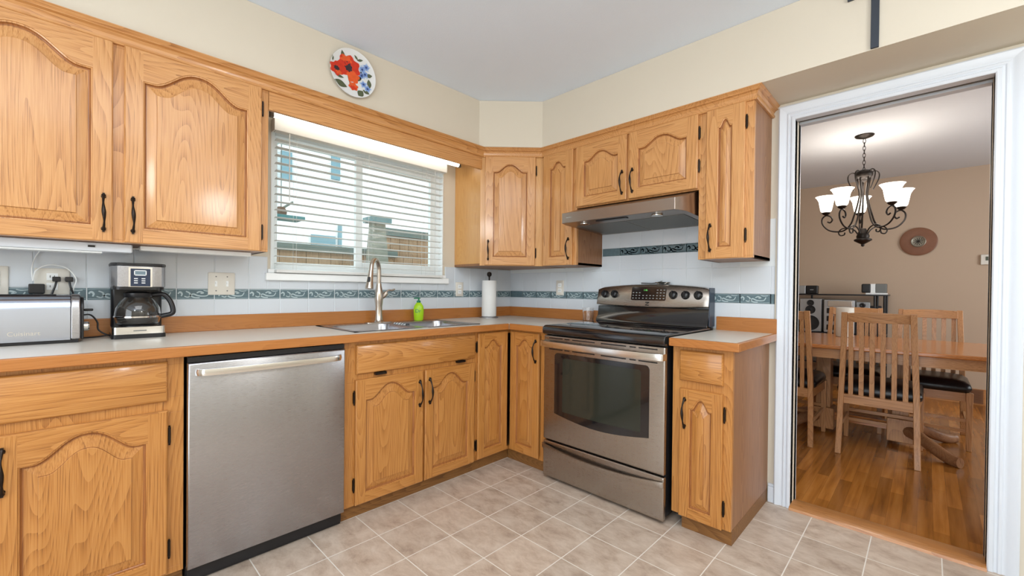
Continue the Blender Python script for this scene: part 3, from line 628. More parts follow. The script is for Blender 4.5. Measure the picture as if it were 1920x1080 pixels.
# ================================================================== SINK, FAUCET
sk = thing('sink', 'double-bowl stainless steel sink set in the countertop', 'sink', (0, 0, zc))
sb = MB()
def hashring(outer, inner, z0, z1):  # outer rect loop matched to inner rounded loop by angle
    pass
ox0, ox1, oy0, oy1 = .062, .556, -1.664, -.836
def half(ya, yb, y0, y1):
    inn = rrect(.155, .53, y0, y1, .06, 6); cx, cy = .3425, (y0 + y1) / 2; out = []
    for (x, y) in inn:
        dx, dy = x - cx, y - cy; k = 1e9
        if dx > 1e-9: k = min(k, (ox1 - cx) / dx)
        if dx < -1e-9: k = min(k, (ox0 - cx) / dx)
        if dy > 1e-9: k = min(k, (yb - cy) / dy)
        if dy < -1e-9: k = min(k, (ya - cy) / dy)
        out.append((cx + dx * k, cy + dy * k))
    def ins(d, z): return [(x, y, z) for x, y in rrect(.155 + d, .53 - d, y0 + d, y1 - d, max(.06 - d * .4, .02), 6)]
    sb.loops([[(x, y, .0015) for x, y in out], [(x, y, .0035) for x, y in out], [(x, y, .0035) for x, y in inn], ins(.003, .001), ins(.008, -.02), ins(.014, -.15), ins(.03, -.168)], 0, True, cap=True)
    sb.lathe([(.04, 0), (.038, .004), (.02, .004), (0, .002)], (.34, cy, -.168), 20, 1)
half(oy0, -1.25, -1.635, -1.27); half(-1.25, oy1, -1.23, -.865)
# fill the rim corners left by the angular projection
for (x, y) in ((ox0, oy0), (ox1, oy0), (ox0, -1.25), (ox1, -1.25), (ox0, oy1), (ox1, oy1)):
    pass
sb.box(ox0, .135, oy0, oy1, .0005, .0037); sb.box(ox0, ox1, oy0, oy0 + .018, .0005, .0037); sb.box(ox0, ox1, oy1 - .018, oy1, .0005, .0037); sb.box(.538, ox1, oy0, oy1, .0005, .0037); sb.box(.1, .54, -1.262, -1.238, .002, .0037)
sb.build('basin', [steel_m, chrome], sk, sharp=30)
fc = thing('faucet', 'tall brushed nickel pull-down faucet behind the sink', 'faucet', (.098, -1.29, zc + .0037))
MB().lathe([(.034, 0), (.034, .004), (.03, .008), (.026, .02), (.0215, .06), (.021, .10), (.025, .135), (.028, .16), (.024, .20), (.017, .235), (.0155, .25)], seg=28).build('body', nickel, fc)
MB().prism(rrect(-.03, .03, -.09, .09, .028, 6), 0, .005).build('deck_plate', nickel, fc)
a = R(-50); dx, dy = math.cos(a), math.sin(a)
sp = [(0, 0, .235)] + [(0, 0, .30)] + [((.062 - .062 * math.cos(R(q))) * dx, (.062 - .062 * math.cos(R(q))) * dy, .325 + .072 * math.sin(R(q))) for q in range(0, 165, 15)] + [(.128 * dx, .128 * dy, .31)]
MB().tube(spline(sp, 4), .0135, 14).build('spout', nickel, fc)
hd = [(.126, .325), (.131, .30), (.138, .265), (.147, .225), (.149, .215)]
MB().tube([(r_ * dx, r_ * dy, z) for r_, z in hd], [.0145, .016, .018, .024, .024], 18).build('spray_head', nickel, fc)
MB().tube([(.139 * dx + .012 * dx, .139 * dy + .012 * dy, .285), (.1435 * dx + .013 * dx, .1435 * dy + .013 * dy, .255)], [.008, .009], 10).build('button', black, fc)
MB().tube(spline([(0, .015, .16), (0, .035, .172), (0, .05, .19)], 5), [.016] * 11, 12).tube(spline([(0, .048, .188), (0, .065, .205), (0, .09, .206), (0, .112, .213)], 5), [.010, .009, .008, .007, .006, .006, .0055, .0055, .005, .005, .0055, .006, .006, .0065, .006, .004], 10).build('lever', nickel, fc)
# striped cloth draped over the divider
cm, nt_, p_ = new('striped_cloth'); setp(p_, (1, 1, 1), .8)
tc = N(nt_, 'ShaderNodeTexCoord'); wv = N(nt_, 'ShaderNodeTexWave'); wv.bands_direction = 'X'; wv.inputs['Scale'].default_value = 18; nt_.links.new(tc.outputs['Object'], wv.inputs['Vector'])
cr_ = ramp(nt_, [(.35, s2l(60, 70, 88)), (.5, s2l(225, 228, 225))]); nt_.links.new(wv.outputs[0], cr_.inputs[0]); nt_.links.new(cr_.outputs[0], p_.inputs['Base Color'])
b = MB(); gx, gy = 16, 14; vs = []
for j in range(gy + 1):
    y = -.075 + .15 * j / gy
    for i in range(gx + 1):
        x = -.07 + .14 * i / gx; z = .010 + .003 * math.sin(i * 1.3) - max(0, abs(y) - .018) ** .9 * .9
        vs.append((x + .004 * math.sin(j), y * .55, z))
m0 = len(vs); vs += [(x, y, z - .003) for x, y, z in vs]
fs = [(j * (gx + 1) + i, j * (gx + 1) + i + 1, (j + 1) * (gx + 1) + i + 1, (j + 1) * (gx + 1) + i) for j in range(gy) for i in range(gx)]
fs += [tuple(m0 + k for k in f[::-1]) for f in fs]
b.add(vs, fs, 0, True)
tag(b.build('dish_cloth', cm, M=Matrix.Translation((.30, -1.25, zc + .0))), 'small striped dish cloth draped over the sink divider', 'cloth')
# soap bottle
sp_ = thing('soap_bottle', 'lime green soap pump bottle standing behind the sink', 'bottle', (.085, -.985, zc + .0037), R(20))
prof = [(.0, 0), (.026, 0), (.031, .004), (.034, .04), (.0355, .075), (.031, .10), (.018, .118), (.013, .122), (.013, .126)]
MB().lathe(prof, seg=28, M=Matrix.Scale(.62, 4, (0, 1, 0))).build('bottle', lime, sp_)
MB().lathe([(.014, .124), (.014, .136), (.006, .137), (.005, .150), (.012, .151), (.013, .157), (0, .158)], seg=18).tube([(0, 0, .153), (-.028, 0, .153), (-.032, 0, .149)], .004, 8).build('pump', green, sp_)
text('Dr', .034, green, sp_, Matrix.Translation((0, -.0222, .055)), align='CENTER')
sp_.rotation_euler = (0, 0, R(45))
# paper towel
pt = thing('paper_towel_holder', 'metal upright paper towel holder in the counter corner', 'holder', (.125, -.365, zc))
MB().lathe([(.074, 0), (.074, .004), (.066, .010), (.02, .012), (.0, .012)], seg=36).build('base', steel_m, pt)
MB().lathe([(.006, .01), (.006, .315), (.008, .322), (.017, .33), (.0195, .342), (.016, .354), (.006, .36), (0, .36)], seg=20).build('rod', iron, pt)
tag(MB().lathe([(.021, 0), (.055, 0), (.057, .003), (.057, .276), (.055, .279), (.021, .279), (.021, 0)], seg=40, cap=False).build('paper_towel_roll', paperw, M=Matrix.Translation((.125, -.365, zc + .0125))), 'white paper towel roll on the upright holder', 'paper towel')
# glass tumbler
tag(MB().lathe([(0, 0), (.033, 0), (.036, .004), (.040, .098), (.0385, .098), (.0345, .01), (0, .008)], seg=32, cap=False).build('glass_tumbler', glass, M=Matrix.Translation((.862, -.085, zc + .0005))), 'clear glass tumbler on the counter beside the range', 'glass')
# ================================================================== TOASTER
toast_m = steel('toaster_steel', s2l(186, 194, 210), rough=.16)
ts = thing('toaster', 'long brushed steel toaster on the counter at the left', 'toaster', (.150, -2.815, zc + .0005), W90)
body = [(-.085, .012), (-.085, .13), (-.078, .160), (-.062, .178), (-.04, .184), (.04, .184), (.062, .178), (.078, .160), (.085, .13), (.085, .012)]
YX = Matrix(((0, 0, 1, 0), (1, 0, 0, 0), (0, 1, 0, 0), (0, 0, 0, 1)))
MB().prism(body, -.185, .168, 0, YX, sm=True).build('body', toast_m, ts, sharp=60)
endp = [(y * 1.02, z * 1.012) for y, z in body]
MB().prism(endp, .168, .196, 0, YX, sm=True).build('end_cap', steel_m, ts, bevel=.006, sharp=60)
MB().prism([(y * .93, .012 + (z - .012) * .95) for y, z in body], .196, .205, 0, YX).build('end_panel', black, ts, bevel=.003)
MB().prism(endp, -.208, -.185, 0, YX, sm=True).build('end_cap', steel_m, ts, bevel=.006, sharp=60)
MB().box(-.19, .19, -.08, .08, 0, .012).build('foot', black, ts)
for yy in (-.035, .035): MB().box(-.15, .13, yy - .013, yy + .013, .1835, .1848).build('slot', black, ts)
MB().lathe([(.018, 0), (.018, .012), (.014, .016), (0, .016)], seg=20, M=Matrix.Translation((.205, -.03, .058)) @ Matrix.Rotation(PI / 2, 4, 'Y')).build('knob', steel_l, ts)
MB().box(.205, .232, -.028, -.012, .118, .128).build('lever', black, ts, bevel=.003)
MB().tube(spline([(.20, .02, .10), (.225, .02, .10), (.245, .02, .07), (.25, .02, .035), (.29, .03, .008), (.35, .06, .006), (.40, .10, .006)], 6), .003, 8).build('cord', black, ts)
text('Cuisinart', .022, steel_l, ts, Matrix.Translation((.010, -.0852, .035)))
# ================================================================== COFFEE MAKER
cm_ = thing('coffee_maker', 'black and steel drip coffee maker with glass carafe beside the toaster', 'coffee maker', (.114, -2.443, zc + .0005), W90)
MB().prism(rrect(-.088, .088, -.088, .085, .018), .0, .018).build('base', black, cm_)
MB().prism(rrect(-.0865, .0865, -.0895, .06, .018), .018, .048).build('base_band', steel_l, cm_)
MB().prism(rrect(-.085, .085, .02, .088, .015), .018, .215).build('column', black, cm_)
MB().prism(rrect(-.084, .084, -.080, .03, .03), .205, .222).build('brew_basket', black, cm_)
MB().prism([(-.088, .085), (-.088, -.05), (-.07, -.082), (-.038, -.090), (.042, -.090), (.072, -.082), (.088, -.05), (.088, .085)][::1], .217, .305).build('housing', steel_m, cm_, bevel=.002)
MB().prism([(-.090, .088), (-.090, -.05), (-.072, -.084), (-.038, -.093), (.042, -.093), (.074, -.084), (.090, -.05), (.090, .088)], .305, .317).build('lid', black, cm_, bevel=.003)
navy = mat('navy_panel', s2l(34, 48, 72), .3)
pn = MB().box(-.030, .034, -.0935, -.089, .219, .294).build('control_panel', navy, cm_, bevel=.002)
MB().box(-.036, .040, -.0915, -.088, .217, .300).build('panel_surround', steel_l, cm_)
sc = MB().box(-.016, .018, -.0945, -.0933, .268, .284).build('screen', mat('screen_grey', s2l(110, 130, 140), .3), pn)
for i in range(3):
    for s_ in (-.013, .011): MB().box(s_ - .006, s_ + .006, -.0945, -.0933, .250 - i * .009, .2535 - i * .009).build('button', vinyl, pn)
fr_ = MB()
for (x0, x1, z0, z1) in ((-.019, .021, .284, .287), (-.019, .021, .265, .268), (-.019, -.016, .265, .287), (.018, .021, .265, .287)): fr_.box(x0, x1, -.0947, -.0933, z0, z1)
fr_.build('screen_frame', vinyl, pn)
MB().box(-.02, .022, -.0903, -.089, .030, .034).build('emblem', filt, cm_)
car = MB().lathe([(0, .052), (.060, .052), (.072, .062), (.078, .09), (.074, .125), (.060, .155), (.045, .172), (.044, .178), (.0425, .178), (.0435, .171), (.0585, .153), (.0722, .124), (.0762, .09), (.07, .0635), (.059, .0545), (0, .0545)], (0, -.012, 0), 36, cap=False).build('carafe', glass, cm_)
MB().lathe([(.0455, .172), (.048, .176), (.048, .190), (.03, .196), (0, .197)], (0, -.012, 0), 28).build('carafe_lid', black, car)
MB().lathe([(.0785, .085), (.0797, .086), (.0797, .092), (.0785, .093)], (0, -.012, 0), 36, cap=False).build('band', chrome, car)
MB().tube(spline([(.046, -.012, .182), (.085, -.02, .184), (.108, -.026, .155), (.118, -.03, .118), (.113, -.03, .098), (.078, -.022, .088)], 6), .010, 10, flat=.8).build('carafe_handle', black, car)
MB().lathe([(.064, .0485), (.064, .052), (0, .052)], (0, -.012, 0), 30).build('warming_plate', black, cm_)
MB().tube(spline([(-.06, .07, .012), (-.12, .06, .003), (-.17, .04, .003)], 5), .0028, 8).build('cord', black, cm_)
# ================================================================== RANGE
rg = thing('range', 'freestanding stainless electric range with black glass cooktop', 'stove', (1.3115, 0, 0))
hw_ = .381
b = MB().box(-hw_ + .002, hw_ - .002, -.625, -.012, .035, .895); b.build('body', black, rg)
for sx in (-1, 1):
    for yy in (-.58, -.08): MB().lathe([(.018, 0), (.018, .012), (.008, .014), (.008, .036)], (sx * .33, yy, .0005), 14).build('foot', black, rg)
ck = MB(); pr = [(-.655, .868), (-.665, .876), (-.668, .895), (-.662, .914), (-.645, .922), (-.02, .924), (-.02, .895), (-.60, .895), (-.60, .868)]
ck.prism(pr, -hw_, hw_, 0, YZ); ck.build('cooktop', blackg, rg, bevel=.003)
ring = mat('burner_ring_grey', (.05, .05, .055), .2)
for (x, y, r_) in ((-.19, -.46, .11), (.19, -.46, .085), (-.19, -.20, .085), (.19, -.20, .11)):
    MB().lathe([(r_, .9243), (r_ + .003, .9246), (r_ + .005, .9243)], (x, y, 0), 40, cap=False).build('burner', ring, rg)
# oven door
def bowed(zc0, zc1, bow, n=14):  # bottom bowed contour
    return None
yd = -.652
LL = [[(x, yd + .022 - dp, z) for x, z in rrect(-hw_ + .002 + d, hw_ - .002 - d, .240 + d, .862 - d, .006, 3)] for d, dp in ((0, 0), (0, .018), (.002, .021), (.005, .022))]
od = MB().loops(LL, cap0=True).build('oven_door', steel_r, rg)
def wincont(x0, x1, z0, z1, r_, bow, y, n=12):
    pts = [(x1 - r_ + r_ * math.cos(R(a)), z1 - r_ + r_ * math.sin(R(a))) for a in range(0, 91, 15)] + [(x0 + r_ + r_ * math.cos(R(a)), z1 - r_ + r_ * math.sin(R(a))) for a in range(90, 181, 15)]
    for i in range(n + 1):
        t = i / n; pts.append((x0 + (x1 - x0) * t, z0 - bow * math.sin(PI * t)))
    return [(x, y, z) for x, z in pts]
MB().loops([wincont(-.296, .300, .405, .764, .022, .034, -.652), wincont(-.295, .299, .406, .763, .022, .034, -.6555)]).build('window_frame', blackg, od)
og, nt_, p_ = new('oven_window_glass'); setp(p_, (.030, .032, .024), .05, spec=.5)
MB().loops([wincont(-.236, .256, .425, .738, .015, .006, -.655), wincont(-.235, .255, .426, .737, .015, .006, -.6562)]).build('oven_window', og, od)
# vents
vt = MB()
for (z, xs) in ((.848, ((-.34, -.24), (-.225, -.19), (-.17, -.02), (.02, .17), (.19, .225), (.24, .34))), (.783, ((-.34, -.24), (-.225, -.19), (-.17, -.02), (.02, .17), (.19, .225), (.24, .34)))):
    for x0, x1 in xs: vt.box(x0, x1, -.6533, -.65, z - .003, z + .003)
vt.build('vent_slots', black, od)
b = MB(); hp = [(-.378, -.652), (-.376, -.672), (-.36, -.688), (-.2, -.702), (0, -.706), (.2, -.702), (.36, -.688), (.376, -.672), (.378, -.652)]
def flatbar(b, hp, z, h, t_, zf=lambda x: 0, m=0):
    hs = spline([(x, y, 0) for x, y in hp], 5); n = len(hs); vs = []; sec = ((t_, -h * .9), (t_ * 1.3, 0), (t_, h * .9), (0, h), (-t_, h * .9), (-t_, -h * .9), (0, -h)); k = len(sec)
    for i, q in enumerate(hs):
        tt = (hs[min(i + 1, n - 1)] - hs[max(i - 1, 0)]).normalized(); nn = Vector((tt.y, -tt.x, 0))
        for o_, zz in sec: vs.append((q.x + nn.x * o_, q.y + nn.y * o_, z + zz + zf(q.x)))
    b.add(vs, [(i * k + j, i * k + (j + 1) % k, (i + 1) * k + (j + 1) % k, (i + 1) * k + j) for i in range(n - 1) for j in range(k)] + [tuple(range(k)), tuple((n - 1) * k + j for j in range(k))], m, True)
flatbar(b, hp, .816, .018, .006); b.build('handle', steel_l, od)
LL = [[(x, yd + .022 - dp, z) for x, z in rrect(-hw_ + .002 + d, hw_ - .002 - d, .018 + d, .230 - d, .006, 3)] for d, dp in ((0, 0), (0, .018), (.002, .021), (.005, .022))]
dr = MB().loops(LL, cap0=True).build('storage_drawer', steel_r, rg)
b = MB(); flatbar(b, [(-.374, -.650), (-.36, -.662), (-.2, -.676), (0, -.681), (.2, -.676), (.36, -.662), (.374, -.650)], .198, .016, .005, zf=lambda x: -.022 * (1 - (x / .37) ** 2)); b.build('handle', steel_r, dr)
# backguard
bg = MB().prism([(-.012, .924), (-.105, .924), (-.098, .945), (-.080, .965), (-.070, 1.03), (-.012, 1.03)], -hw_ + .006, hw_ - .006, 0, YZ); bgo = bg.build('backguard', blackg, rg, bevel=.004)
cp_ = MB(); n = 18; LLs = []
def topz(x): return 1.153 + .024 * (1 - (x / hw_) ** 2)
def botz(x): return 1.040 - .012 * (1 - (x / hw_) ** 2)
fr_f, fr_b = [], []
rowsy = []
def cpl(d, yo):
    pts = []
    for i in range(n + 1):
        x = (-hw_ + d) + 2 * (hw_ - d) * i / n; pts.append((x, botz(x) + d, 0))
    for i in range(n + 1):
        x = (hw_ - d) - 2 * (hw_ - d) * i / n; e = max(0, abs(x) - (hw_ - .02)) / .02; pts.append((x, topz(x) - d - .012 * e * e, 0))
    return [(x, -.085 - yo + (z - 1.04) * .22, z) for x, z, _ in pts]
cp_.loops([[(x, -.012, z) for x, y, z in cpl(0, 0)], cpl(0, -.006), cpl(.002, .0), cpl(.008, .004)], cap0=True)
cpo = cp_.build('control_panel', steel_r, rg, sharp=50)
def on_panel(x, z, o=0.0): return (x, -.089 - o + (z - 1.04) * .22, z)
tiltM = Matrix.Rotation(-math.atan(.22), 4, 'X')
for x in (.994, 1.069, 1.475, 1.550, 1.625):
    kx = x - 1.3115; M = Matrix.Translation(on_panel(kx, 1.110)) @ tiltM @ Matrix.Rotation(PI / 2, 4, 'X')
    kb = MB().lathe([(.026, 0), (.026, .003), (.0225, .006), (.0205, .022), (.017, .025), (0, .026)], seg=28); kb.box(-.004, .004, -.021, .021, .02, .031)
    kb.build('knob', black, cpo, M=M)
MT = lambda x, z, o=0: Matrix.Translation(on_panel(x, z, o)) @ tiltM
dspb = MB().prism(rrect(-.118, .118, -.044, .044, .01, 4), 0, .002, 0, XZ)
dsp = dspb.build('display', blackg, cpo, M=MT(-.0005, 1.116, 0))
btn = mat('pale_print', s2l(170, 172, 168), .5)
for i, (x0, rows_) in enumerate((( -.104, 3), (-.082, 3), (-.060, 3), (-.034, 2), (-.010, 2), (.014, 2), (.036, 2), (.060, 4), (.082, 4), (.104, 4))):
    for r_ in range(rows_):
        z_ = -.030 + r_ * .018
        MB().box(x0 - .005, x0 + .005, -.0026, -.002, z_ - .0022, z_ + .0022).build('button', btn, dsp)
dg_, nt_, p_ = new('green_digits'); setp(p_, (.05, .3, .05), .4, em=(.25, .9, .2), es=.6)
text('1:46', .016, dg_, dsp, Matrix.Translation((-.035, -.0024, .018)), 'clock_digits')
em_ = MB(); em_.box(-.013, .013, -.0016, 0, .006, .012); em_.box(-.013, .013, -.0016, 0, -.012, -.006); em_.prism([(-.013, -.004), (.004, .006), (.013, .006), (-.004, -.004)], 0, .0016, 0, XZ)
em_.build('emblem', black, cpo, M=MT(-.002, 1.052, 0))
MB().box(hw_ - .001, hw_ + .004, -.095, -.012, .93, 1.155).build('side_cap', mat('dark_blue_grey', s2l(58, 70, 86), .35), rg, bevel=.003)
# spoon rest on the backguard
sr = thing('spoon_rest', 'grey metal spoon rest lying on top of the range control panel', 'spoon rest', (1.345, -.040, 1.1785))
MB().lathe([(0, .001), (.035, .0015), (.048, .010), (.050, .012), (.047, .0125), (.033, .004), (0, .003)], (.045, 0, 0), 28, cap=False, M=Matrix.Scale(.62, 4, (0, 1, 0))).build('dish', steel_l, sr)
MB().tube(spline([(.04, 0, .018), (.01, 0, .010), (-.03, 0, .004), (-.10, 0, .007)], 6), .0035, 8, flat=1.8).build('spoon_handle', filt, sr)
# hood
hd_ = thing('range_hood', 'slim stainless range hood under the short cabinet', 'range hood', (1.3115, 0, 0))
outer = lambda y, w_, z: [( -w_, y, z), (w_, y, z)]
vs = [(-.385, -.005, 1.672), (.385, -.005, 1.672), (.385, -.30, 1.672), (-.385, -.30, 1.672),
      (-.385, -.44, 1.628), (.385, -.44, 1.628), (.352, -.505, 1.614), (-.368, -.505, 1.614),
      (-.368, -.505, 1.551), (.352, -.505, 1.551), (.385, -.44, 1.548), (-.385, -.44, 1.548), (-.385, -.005, 1.530), (.385, -.005, 1.530)]
MB().add(vs, [(0, 1, 2, 3), (3, 2, 5, 4), (4, 5, 6, 7), (7, 6, 9, 8), (8, 9, 10, 11), (11, 10, 13, 12), (0, 12, 13, 1), (1, 13, 10, 5, 2), (0, 3, 4, 11, 12), (5, 10, 9, 6), (4, 7, 8, 11)]).build('canopy', hoodm, hd_, bevel=.002)
for s_ in (-1, 1):
    b = MB(); x0, x1 = (-.345, -.004) if s_ < 0 else (.004, .345)
    b.add([(x0, -.375, 1.5435), (x1, -.375, 1.5435), (x1, -.03, 1.5292), (x0, -.03, 1.5292), (x0, -.375, 1.547), (x1, -.375, 1.547), (x1, -.03, 1.533), (x0, -.03, 1.533)], [(0, 1, 2, 3), (4, 5, 6, 7), (0, 1, 5, 4), (1, 2, 6, 5), (2, 3, 7, 6), (3, 0, 4, 7)])
    b.build('filter', filt, hd_, bevel=.001)
    MB().lathe([(.030, 0), (.030, .006), (.022, .008), (0, .004)], (s_ * .235 - .01, -.435, 1.541), 22).build('lamp', steel_l, hd_)
MB().box(-.14, .06, -.475, -.445, 1.544, 1.551).build('switch_panel', black, hd_, bevel=.002)
text('venmar', .014, steel_l, hd_, Matrix.Translation((-.335, -.5055, 1.580)))
# ================================================================== WALL PLATES
def outlet(name, label, cat, loc, rz, w_, h_, kind):
    t = thing(name, label, cat, loc, rz)
    LL = [[(x, -dp, z) for x, z in rrect(-w_ / 2 + d, w_ / 2 - d, -h_ / 2 + d, h_ / 2 - d, .004, 3)] for d, dp in ((0, 0), (0, .004), (.002, .006))]
    MB().loops(LL, cap0=True).build('cover_plate', plate_w, t)
    if kind == 'switch2':
        for s_ in (-.024, .024):
            MB().box(s_ - .005, s_ + .005, -.008, -.0058, -.014, .014).box(s_ - .0035, s_ + .0035, -.017, -.006, -.002, .008).build('toggle', vinyl, t)
            for z in (-.036, .036): MB().lathe([(.003, 0), (.003, .0012), (0, .0015)], seg=10, M=Matrix.Translation((s_, -.006, z)) @ Matrix.Rotation(PI / 2, 4, 'X')).build('screw', filt, t)
    elif kind == 'rocker': MB().box(-.016, .016, -.0085, -.0058, -.033, .033).build('rocker', vinyl, t, bevel=.001)
    else:
        for z in (-.02, .02): MB().box(-.016, .016, -.008, -.0058, z - .014, z + .014).box(-.007, -.005, -.0085, -.008, z - .004, z + .005, 1).box(.005, .007, -.0085, -.008, z - .004, z + .005, 1).build('receptacle', [vinyl, black], t)
    return t
outlet('light_switch_plate', 'white double light switch plate on the tiles left of the window', 'switch', (.0066, -2.113, 1.149), W90, .115, .113, 'switch2')
outlet('light_switch_plate', 'ivory single switch plate on the tiles above the toaster', 'switch', (.0066, -2.853, 1.149), W90, .072, .113, 'rocker')
outlet('wall_outlet', 'white outlet between the window and the corner cabinet', 'outlet', (.0066, -.570, 1.133), W90, .072, .108, 'socket')
outlet('wall_outlet', 'white outlet on the range wall near the corner', 'outlet', (.548, -.0066, 1.152), 0, .072, .114, 'socket')
t = outlet('wall_outlet', 'outlet above the toaster with two black plugs in it', 'outlet', (.0066, -2.700, 1.148), W90, .100, .108, 'socket')
t2 = thing('power_adapter', 'small black power adapter plugged in behind the toaster', 'adapter', (.0155, -2.742, 1.118), W90)
MB().box(-.022, .022, -.030, 0, -.02, .02).build('case', black, t2, bevel=.004)
for i, yy in enumerate((-2.688, -2.652)):
    t3 = thing('power_plug', ['black plug in the outlet, the left one beside the adapter', 'black plug at the right edge of the outlet above the toaster'][i], 'plug', (.0155, yy, 1.158), W90, 'plugs in the outlet above the toaster')
    MB().box(-.012, .012, -.022, 0, -.010, .010).build('plug_body', black, t3, bevel=.003)
    MB().tube(spline([(0, -.018, -.008), (.004 * (i * 2 - 1), -.022, -.03), (.014 * (i * 2 - 1), -.02, -.07), (.016 * (i * 2 - 1), -.03, -.12), (.02 * (i * 2 - 1), -.03, -.2)], 5), .0035, 8).build('cord', black, t3)
ucl = bpy.data.objects['under_cabinet_light']
MB().tube(spline([(x - .2, y + 2.76, z - 1.3025) for x, y, z in ((.15, -2.72, 1.285), (.03, -2.735, 1.27), (.014, -2.748, 1.24), (.03, -2.755, 1.20), (.03, -2.752, 1.15), (.03, -2.745, 1.19), (.03, -2.71, 1.215), (.03, -2.66, 1.205), (.03, -2.632, 1.16), (.03, -2.64, 1.11), (.012, -2.63, 1.03), (.03, -2.64, .995))], 8), .0022, 8).build('cord', vinyl, ucl)
# ================================================================== POPPY PLATE
pl = thing('decorative_plate', 'white wall plate painted with red poppies and blue flowers', 'plate', (.331, -1.582, 2.298), W90)
RXM = Matrix.Rotation(PI / 2, 4, 'X')
por = mat('white_porcelain', s2l(226, 228, 228), .12, noise=.01, coat=.4)
MB().lathe([(0, 0), (.07, 0), (.074, .004), (.122, .016), (.127, .019), (.126, .0215), (.118, .019), (.086, .012), (.06, .009), (0, .009)], seg=64, M=RXM, cap=False).build('dish', por, pl)
def pz(x, z): r_ = math.hypot(x, z); return -(.0094 if r_ < .06 else .0094 + (r_ - .06) / .06 * .0105)
pc = [mat('poppy_red', s2l(206, 52, 26), .3, noise=.25, nscale=60), mat('poppy_orange', s2l(226, 92, 40), .3, noise=.2, nscale=60), mat('poppy_centre', s2l(52, 40, 48), .4),
      mat('leaf_olive', s2l(84, 92, 66), .4, noise=.25, nscale=90), mat('petal_blue', s2l(120, 150, 205), .35, noise=.2, nscale=90), mat('petal_navy', s2l(48, 70, 130), .4), mat('pale_blue_wash', s2l(176, 196, 222), .4)]
pd = MB()
def blob(cx, cz, rx, rz_, m, lay, wob=.18, k=7, rot=0, n=30):
    vs = []; pts = []
    for ring_ in (1, .55):
        for i in range(n):
            a_ = 2 * PI * i / n; r_ = ring_ * (1 + wob * math.sin(k * a_ + cx * 90)); x = rx * r_ * math.cos(a_); z = rz_ * r_ * math.sin(a_)
            x, z = x * math.cos(rot) - z * math.sin(rot), x * math.sin(rot) + z * math.cos(rot); x += cx; z += cz; pts.append((x, pz(x, z) - lay * .00025, z))
    pts.append((cx, pz(cx, cz) - lay * .00025, cz))
    pd.add(pts, [(i, (i + 1) % n, n + (i + 1) % n, n + i) for i in range(n)] + [(n + i, n + (i + 1) % n, 2 * n) for i in range(n)], m, True)
def leaf(x, z, L_, w_, rot, lay=1, m=3):
    n = 12; pts = []
    for i in range(2 * n):
        t = i / n if i <= n else 2 - i / n; s_ = 1 if i < n else -1; u = L_ * (t - .5); v = s_ * w_ * math.sin(PI * t) * (1 - .2 * t)
        a_, c_ = u * math.cos(rot) - v * math.sin(rot) + x, u * math.sin(rot) + v * math.cos(rot) + z; pts.append((a_, pz(a_, c_) - lay * .00025, c_))
    pts.append((x, pz(x, z) - lay * .00025, z)); pd.add(pts, [(i, (i + 1) % (2 * n), 2 * n) for i in range(2 * n)], m, True)
for (x, z, L_, w_, r_) in ((-.071, -.078, .075, .020, -.2), (-.06, .078, .045, .012, 1.9), (-.115, .040, .03, .006, 1.6), (.014, .091, .03, .006, 2.4), (.036, .084, .035, .007, .3), (.035, -.012, .045, .013, 1.1), (.09, .018, .035, .012, .3), (.09, -.026, .05, .013, 1.7), (.04, -.095, .045, .020, .9), (.072, -.078, .04, .012, -.4), (-.02, -.045, .07, .004, -1.2), (-.075, -.04, .05, .008, 0)): leaf(x, z, L_, w_, r_)
for (x, z) in ((.051, .041), (.072, .058), (.048, .007), (.067, .019), (.059, -.038), (.08, -.057)):
    blob(x, z, .018, .018, 6, 1, .3, 5)
    for q in range(5): blob(x + .009 * math.cos(q * 1.256 + x * 50), z + .009 * math.sin(q * 1.256 + x * 50), .0065, .0065, 4, 2, .1, 3, n=12)
    blob(x, z, .006, .006, 5, 3, .1, 3, n=12)
blob(-.092, -.006, .038, .034, 0, 2, .14, 6); blob(-.092, -.004, .016, .012, 2, 4, .2, 8); blob(-.08, -.02, .018, .012, 1, 3, .2, 5)
blob(-.025, .030, .062, .055, 0, 3, .12, 7); blob(.0, -.018, .034, .030, 1, 4, .16, 5); blob(-.04, .062, .03, .02, 1, 4, .25, 5); blob(-.028, .028, .020, .026, 2, 5, .14, 8, .5)
blob(.001, -.068, .026, .022, 1, 3, .14, 6); blob(.0, -.076, .018, .010, 0, 4, .2, 6)
pdo = pd.build('painted_flowers', pc, pl)
# ================================================================== CROSS
cx_ = thing('wall_cross', 'dark metal cross hanging on the soffit above the doorway', 'cross', (2.4215, -.348, 2.134))
MB().box(-.013, .013, -.010, 0, .002, .31).box(-.09, -.013, -.010, 0, .230, .256).box(.013, .09, -.010, 0, .230, .256).build('bars', mat('slate_metal', s2l(52, 58, 68), .5), cx_, bevel=.001)
